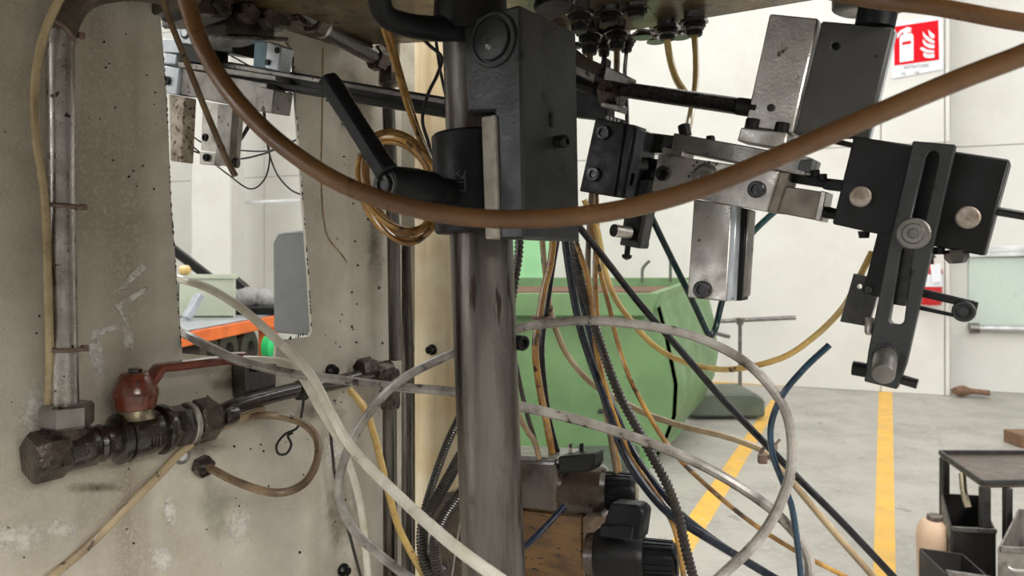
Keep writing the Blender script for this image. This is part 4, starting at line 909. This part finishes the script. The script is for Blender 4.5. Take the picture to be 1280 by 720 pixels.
# ------------------------------------------------------------------ hoses, tubes and wires
def hose(name, label, cat, th, m, pts, group=None, seg_=7, n=10, jit=0):
    q = [P(*p) for p in pts]; Ym = sum(p[2] for p in pts)/len(pts)
    o = MB().sweep(catmull(q, seg_), th/2*Ym/F, None, n).build(name, M[m]); return tag(o, label, cat, group)
def corrugated(label, th, pts, group=None, pitch=.0044):
    q = [P(*p) for p in pts]; Ym = sum(p[2] for p in pts)/len(pts); r = th/2*Ym/F
    c = resample(catmull(q, 12), pitch/4); rad = [(r, r, r*.78, r*.78)[i % 4] for i in range(len(c))]
    return tag(MB().sweep(c, rad, None, 10).build('corrugated_conduit', M['corr'], None, 0, 30), label, 'conduit', group)
G1, G2, G3 = 'hoses looping across the front', 'thin tubes hanging below the block', 'corrugated conduits below the block'
hose('rubber_hose', 'thick brown hose sagging across the whole picture in the foreground', 'hose', 25, 'hose_brown',
     [(222, -40, .50), (236, 10, .50), (255, 62, .49), (290, 118, .48), (345, 175, .47), (420, 226, .46), (500, 256, .455), (580, 271, .45), (660, 274, .445), (740, 268, .44), (820, 252, .43), (900, 226, .42), (1000, 184, .41), (1100, 141, .40), (1200, 99, .39), (1300, 60, .38), (1450, -10, .365), (1700, -130, .35), (2100, -330, .34)], None, 10, 16)
hose('rubber_hose', 'second brown hose crossing the top right corner', 'hose', 22.5, 'hose_brown', [(1020, -14, .50), (1090, 0, .48), (1170, 9, .46), (1300, 31, .44), (1500, 50, .42), (1800, 40, .40), (2200, -80, .38)], None, 8, 16)
hose('tube', 'thin dirty tan tube dangling in front of the opening with cut end', 'tube', 8, 'hose_dirty', [(190, -30, .78), (207, 12, .78), (232, 75, .78), (258, 140, .78), (280, 192, .78), (294, 220, .78)])
hose('tube', 'clear yellowed tube tied along the left bright pipe', 'tube', 10, 'clear', [(84, -20, .68), (62, 25, .68), (50, 62, .68), (43, 110, .68), (45, 170, .68), (55, 240, .69), (59, 320, .695), (61, 400, .695), (62, 445, .70), (60, 530, .71)])
hose('tube', 'dirty cream tube slanting down the plate at lower left', 'tube', 11, 'hose_tan', [(330, 512, .89), (280, 532, .855), (232, 560, .815), (200, 592, .79), (160, 632, .765), (110, 682, .74), (55, 728, .71)])
hose('tube', 'brown loop tube curling out of the gland nut', 'tube', 10, 'hose_dirty', [(258, 583, .86), (300, 604, .83), (345, 616, .83), (378, 606, .85), (395, 580, .87), (397, 552, .885), (384, 533, .89), (362, 523, .89), (334, 519, .88), (300, 523, .875)])
hose('wire', 'small looped black wire knot below the oily pipe', 'wire', 3.2, 'wire', [(380, 492, .94), (378, 512, .935), (372, 534, .93), (356, 543, .93), (346, 556, .93), (348, 567, .93), (358, 567, .93), (364, 556, .93), (360, 545, .93), (366, 541, .93)])
hose('tube', 'oily grey hose sweeping from the opening behind the pole to lower right', 'hose', 12, 'hose_grey', [(205, 405, .98), (230, 417, .87), (262, 434, .83), (300, 451, .82), (360, 466, .82), (420, 474, .81), (500, 484, .77), (575, 491, .745), (655, 509, .73), (750, 533, .72), (860, 573, .70), (945, 622, .69), (990, 662, .69), (1010, 695, .69), (1013, 740, .69)], G1)
hose('tube', 'milky white hose from the opening passing in front of the pole', 'hose', 12, 'hose_white', [(200, 340, .96), (222, 348, .87), (262, 361, .85), (305, 388, .83), (345, 424, .81), (387, 467, .77), (413, 515, .74), (440, 560, .72), (494, 616, .66), (565, 680, .58), (640, 735, .54)], G1)
hose('tube', 'white tube bending over the bracket then hanging straight down', 'hose', 9, 'hose_white', [(305, 449, .86), (335, 450, .85), (362, 455, .84), (380, 476, .83), (400, 513, .82), (420, 545, .82), (436, 580, .83), (451, 635, .85), (460, 720, .86), (462, 760, .87)], G1)
hose('tube', 'big oily grey hose forming a wide loop behind the pole', 'hose', 12, 'hose_grey', [(885, 735, .66), (950, 672, .66), (983, 610, .665), (990, 560, .67), (980, 510, .67), (945, 464, .68), (900, 434, .69), (840, 413, .70), (750, 401, .71), (690, 404, .72), (645, 412, .73), (575, 438, .745), (500, 476, .76), (455, 525, .77), (430, 575, .77), (424, 620, .77), (442, 662, .76), (480, 698, .75), (530, 735, .75)], G1)
hose('tube', 'yellow tube behind the riser pipe at the bottom', 'tube', 9, 'yellow', [(436, 486, 1.0), (455, 510, 1.0), (468, 545, 1.0), (478, 585, 1.0), (488, 625, 1.0), (502, 668, 1.0), (535, 728, 1.0)], G1)
hose('wire', 'thin grey wire hanging left of the riser pipe', 'wire', 4, 'oily', [(412, 530, 1.0), (416, 570, 1.0), (420, 600, 1.0), (440, 680, 1.0), (456, 740, 1.0)])
hose('tube', 'tan tube running down behind the conduit to bottom right', 'tube', 8, 'hose_tan', [(677, 290, .86), (681, 335, .86), (687, 380, .86), (696, 415, .86), (712, 448, .86), (742, 481, .85), (787, 507, .82), (815, 520, .80), (855, 533, .78), (905, 545, .76), (945, 559, .74), (966, 573, .73), (990, 602, .73), (1040, 662, .72), (1100, 730, .71)], G2)
hose('tube', 'dark amber tube bowing left just right of the pole', 'tube', 9, 'amber', [(693, 288, .84), (688, 330, .84), (680, 362, .84), (674, 398, .84), (669, 435, .84), (674, 482, .84), (683, 528, .845), (692, 575, .85)], G2)
hose('tube', 'black tube running beside the dark amber tube', 'tube', 8, 'blacktube', [(698, 288, .852), (691, 330, .852), (686, 365, .852), (681, 398, .852), (677, 435, .852), (680, 480, .852), (687, 528, .853), (699, 575, .853)], G2)
hose('tube', 'navy blue tube left of the corrugated conduit', 'tube', 10, 'navy', [(704, 280, .80), (709, 320, .80), (716, 365, .80), (726, 412, .80), (738, 450, .80), (752, 488, .79), (765, 527, .78), (780, 567, .77), (800, 600, .76), (831, 637, .75), (870, 664, .74), (930, 700, .73), (980, 730, .72)], G2)
hose('tube', 'second navy tube emerging right of the first near bottom', 'tube', 8, 'navy', [(712, 290, .815), (724, 360, .815), (738, 420, .815), (756, 480, .805), (772, 520, .79), (785, 552, .78), (803, 582, .77), (825, 612, .76), (850, 641, .75), (900, 680, .74), (960, 718, .73), (990, 735, .73)], G2)
corrugated('black corrugated conduit descending from block to the bottom edge', 13, [(716, 285, .78), (724, 340, .78), (735, 380, .78), (746, 415, .78), (760, 457, .77), (776, 497, .76), (795, 532, .75), (813, 566, .74), (834, 606, .73), (848, 645, .725), (857, 685, .72), (870, 735, .72)], G3)
hose('tube', 'amber tube hugging the corrugated conduit', 'tube', 7, 'amber', [(714, 288, .77), (726, 320, .765), (735, 350, .765), (741, 390, .775), (746, 440, .79), (760, 495, .79), (772, 530, .78), (787, 570, .77), (804, 595, .765), (826, 627, .755), (843, 660, .75), (852, 700, .75), (856, 740, .75)], G2)
hose('tube', 'brown tube hanging straight below the black slide', 'tube', 7, 'hose_dirty', [(740, 235, .83), (737, 280, .83), (735, 335, .83), (739, 395, .83), (748, 450, .83), (757, 510, .83), (772, 600, .83)], G2)
hose('tube', 'amber tube hanging vertically right of the brown tube', 'tube', 7, 'amber', [(745, 240, .84), (746, 285, .84), (744, 340, .84), (746, 390, .84), (750, 450, .84), (760, 520, .84), (768, 560, .84), (776, 600, .84)], G2)
hose('tube', 'thin amber tube falling across the skip to bottom right', 'tube', 6, 'amber', [(738, 270, .75), (748, 330, .75), (762, 385, .75), (772, 428, .75), (787, 472, .74), (810, 517, .735), (832, 552, .73), (862, 587, .72), (926, 643, .71), (992, 687, .70), (1085, 735, .69)], G2)
hose('tube', 'yellowed tube sagging from the block up to the slotted arm', 'tube', 7.5, 'yellow', [(730, 250, .74), (746, 285, .74), (757, 340, .74), (770, 374, .74), (790, 402, .74), (812, 427, .74), (840, 446, .73), (880, 459, .72), (921, 461, .70), (978, 447, .68), (1020, 419, .67), (1055, 383, .66), (1075, 345, .65), (1090, 315, .65)], G2)
hose('tube', 'black tube slanting from the block to the bottom right', 'tube', 9, 'blacktube', [(712, 268, .72), (729, 290, .72), (750, 316, .72), (800, 380, .72), (850, 437, .715), (907, 503, .71), (959, 557, .705), (997, 597, .70), (1049, 649, .69), (1130, 735, .68)], G2)
hose('tube', 'dark teal tube forming a V below the steel bar', 'tube', 8, 'teal', [(800, 235, .80), (813, 268, .80), (838, 320, .80), (862, 368, .80), (876, 398, .80), (885, 417, .80), (890, 419, .80), (895, 408, .80), (903, 375, .81), (918, 325, .81), (938, 294, .81), (968, 265, .81), (990, 250, .81)], G2)
hose('tube', 'dark blue tube with a free upper end at right', 'tube', 8, 'blue', [(1037, 431, .66), (1006, 460, .665), (978, 494, .67), (964, 531, .675), (966, 569, .68), (980, 607, .68), (992, 645, .68), (1003, 735, .68)], G2)
zt2 = thing('zip_tie', 'brown zip tie bundling the tubes at lower right', 'zip tie', P(957, 572, .715))
MB().torus(P(960, 564, .715), V((.7, .1, -.7)), .0095, .0018, 18, 6).build('strap', M['tie'], zt2)
MB().bar([P(966, 560, .705), P(975, 549, .705)], .0015, .0008).build('tail', M['tie'], zt2)
MB().box(P(953, 574, .705), V((.004, 0, 0)), V((0, .003, 0)), V((0, 0, .004))).build('lock', M['tie'], zt2, .0006)
zt3 = tag(MB().torus(P(678, 397, .846), UP, .0115, .0022, 18, 6).build('zip_tie', M['tie']), 'dark zip tie around the tubes right of the pole', 'zip tie')
corrugated('black corrugated conduit dropping down the right side of pole', 12, [(650, 280, .72), (648, 320, .72), (642, 360, .72), (636, 410, .72), (632, 500, .72)], G3)
corrugated('upper dark corrugated conduit curving left behind the pole', 11, [(600, 470, .82), (577, 517, .84), (556, 562, .86), (536, 620, .88), (526, 660, .88), (528, 700, .88), (545, 740, .88)], G3, .004)
corrugated('middle dark corrugated conduit curving left behind the pole', 15, [(600, 530, .80), (575, 572, .82), (550, 617, .84), (532, 650, .86), (530, 690, .87), (550, 735, .87)], G3, .004)
corrugated('lowest dark corrugated conduit curving left behind the pole', 15, [(606, 570, .79), (580, 612, .80), (556, 645, .82), (543, 680, .84), (550, 725, .85)], G3, .004)
hose('wire', 'brown cable stub plugged onto the upper solenoid valve', 'wire', 7, 'hose_dirty', [(640, 500, .80), (650, 522, .80), (660, 540, .80), (668, 552, .80), (674, 572, .81)])
hose('wire', 'dark cable dropping right of the pole to the valve', 'wire', 6, 'corr', [(645, 455, .83), (650, 480, .83), (658, 515, .83), (668, 548, .83), (674, 570, .83)])
hose('tube', 'navy tube crossing in front of the brown valve block', 'tube', 8, 'navy', [(640, 695, .76), (660, 680, .76), (685, 655, .77), (706, 632, .78)])
hose('wire', 'thin pale wire in front of the cable box', 'wire', 2.2, 'hose_grey', [(580, 636, .88), (574, 660, .88), (565, 720, .88), (563, 740, .88)])
# amber coil behind the lever
cl = MB()
for k in range(6):
    pts = []; rx, ry = 47+random.uniform(-5, 5), 62+random.uniform(-5, 6); cx, cy = 499+random.uniform(-5, 5), 234+random.uniform(-5, 4)
    for i in range(25):
        a = 2*PI*i/24; pts.append(P(cx+rx*math.cos(a)+6*math.sin(a), cy+ry*math.sin(a)+8*math.cos(a), .73+.0065*k+.012*math.sin(a*2+k)))
    cl.sweep(catmull(pts, 3), .0030, None, 8, None, False)
tag(cl.build('tube_coil', M['amber']), 'tied coil of amber tube hanging behind the black lever', 'tube')
hose('tube', 'amber tube dropping from the top plate to the coil', 'tube', 7, 'amber', [(466, -30, .76), (474, 15, .76), (487, 60, .76), (502, 110, .76), (517, 155, .75), (532, 190, .74), (545, 215, .73)], 'amber tubes at the coil')
hose('tube', 'second amber tube running beside the first to the coil', 'tube', 6, 'amber', [(472, -30, .77), (480, 15, .77), (493, 62, .77), (508, 115, .77), (524, 165, .76), (538, 200, .75), (545, 240, .74)], 'amber tubes at the coil')
hose('wire', 'black cable running down beside the pole top', 'wire', 4.5, 'wire', [(512, 30, .80), (535, 55, .80), (552, 72, .80), (546, 95, .80), (535, 118, .80), (528, 150, .80), (536, 180, .80), (543, 215, .80)])
hose('wire', 'second black cable behind the pole top', 'wire', 4, 'wire', [(545, 50, .82), (549, 80, .82), (555, 110, .82), (560, 130, .82)])
# wires in the opening
WG = 'thin black wires inside the opening'
hose('wire', 'thick black cable curving down between the rear fingers', 'wire', 5, 'wire', [(318, 46, 1.10), (322, 80, 1.09), (322, 115, 1.08), (314, 150, 1.08), (300, 175, 1.09), (286, 190, 1.10)], WG)
hose('wire', 'lowest looping black wire under the rear slide', 'wire', 2, 'wire', [(226, 165, 1.1), (240, 182, 1.1), (262, 200, 1.1), (285, 218, 1.09), (312, 236, 1.08), (330, 225, 1.08), (337, 200, 1.08), (334, 170, 1.08), (329, 140, 1.08)], WG)
hose('wire', 'black wire rising gently to the right in the opening', 'wire', 2.4, 'wire', [(228, 178, 1.1), (245, 190, 1.1), (290, 199, 1.09), (330, 192, 1.07), (372, 174, 1.03)], WG)
hose('wire', 'black wire running flat behind the rear fingers', 'wire', 2, 'wire', [(228, 160, 1.12), (256, 180, 1.12), (292, 187, 1.1), (330, 189, 1.08), (350, 184, 1.06)], WG)
hose('wire', 'black wire dropping to the right edge of opening', 'wire', 2.2, 'wire', [(331, 138, 1.09), (334, 180, 1.08), (345, 215, 1.07), (362, 236, 1.05), (378, 244, 1.03)], WG)
hose('wire', 'short black wire at the top of the opening', 'wire', 2, 'wire', [(282, 66, 1.1), (300, 76, 1.09), (325, 90, 1.08), (366, 118, 1.03)], WG)
# tubes from the fittings
def ftube(px, label, m, th, rest):
    b = ftip[px]; q = [b+UP*.01, b]+[P(*r) for r in rest]
    return tag(MB().sweep(catmull(q, 7), th/2*b.y/F, None, 10).build('tube', M[m]), label, 'tube', 'short tubes below the fittings')
ftube(834, 'bent yellow tube below the fitting behind the lead screw', 'yellow', 9, [(838, 75, .93), (845, 98, .92), (856, 116, .90), (866, 135, .88)])
ftube(868, 'straight spotted yellow tube passing behind the lead screw', 'yellow', 8, [(870, 75, .88), (869, 110, .86), (863, 145, .82), (859, 165, .78)])
ftube(737, 'left one of two short brown tubes below the fittings', 'hose_dirty', 8, [(738, 80, .92), (740, 100, .90)])
ftube(771, 'right one of two short brown tubes below the fittings', 'hose_dirty', 8, [(771, 80, .92), (770, 95, .90)])
ftube(783, 'thin black line dropping past the clamp nut', 'wire', 5, [(781, 90, .97), (783, 120, .95), (784, 155, .93)])
ftube(755, 'short black tube between the two short brown tubes', 'wire', 7, [(756, 82, .98), (756, 100, .97)])
# small loose screws in the plate and column
for k, (pl, x, y, lab) in enumerate(((WALL, 413, 463, 'small black bolt in plate above the oily pipe'), (cpl, 541, 437, 'black bolt in the cream column face'), (WALL, 428, 712, 'black bolt low on the plate at bottom edge'))):
    t = thing('bolt', lab, 'bolt', pl.pt(x, y+6), 'black bolts in the frame')
    MB().lathe(pl.pt(x, y), pl.n, [(0, .009), (.004, .009), (.004, .0065), (.012, .006)], 12).build('head', M['black'], t)
    MB().cyl(pl.pt(x, y, .012), pl.pt(x, y, .018), .003, n=8).build('tip', M['oily'], t)
t = tag(MB().screw(P(648, 428, .655), V((.5, -.6, 0)), .007, .008).build('bolt', M['black']), 'black socket bolt at the right side of pole', 'bolt', 'black bolts in the frame')
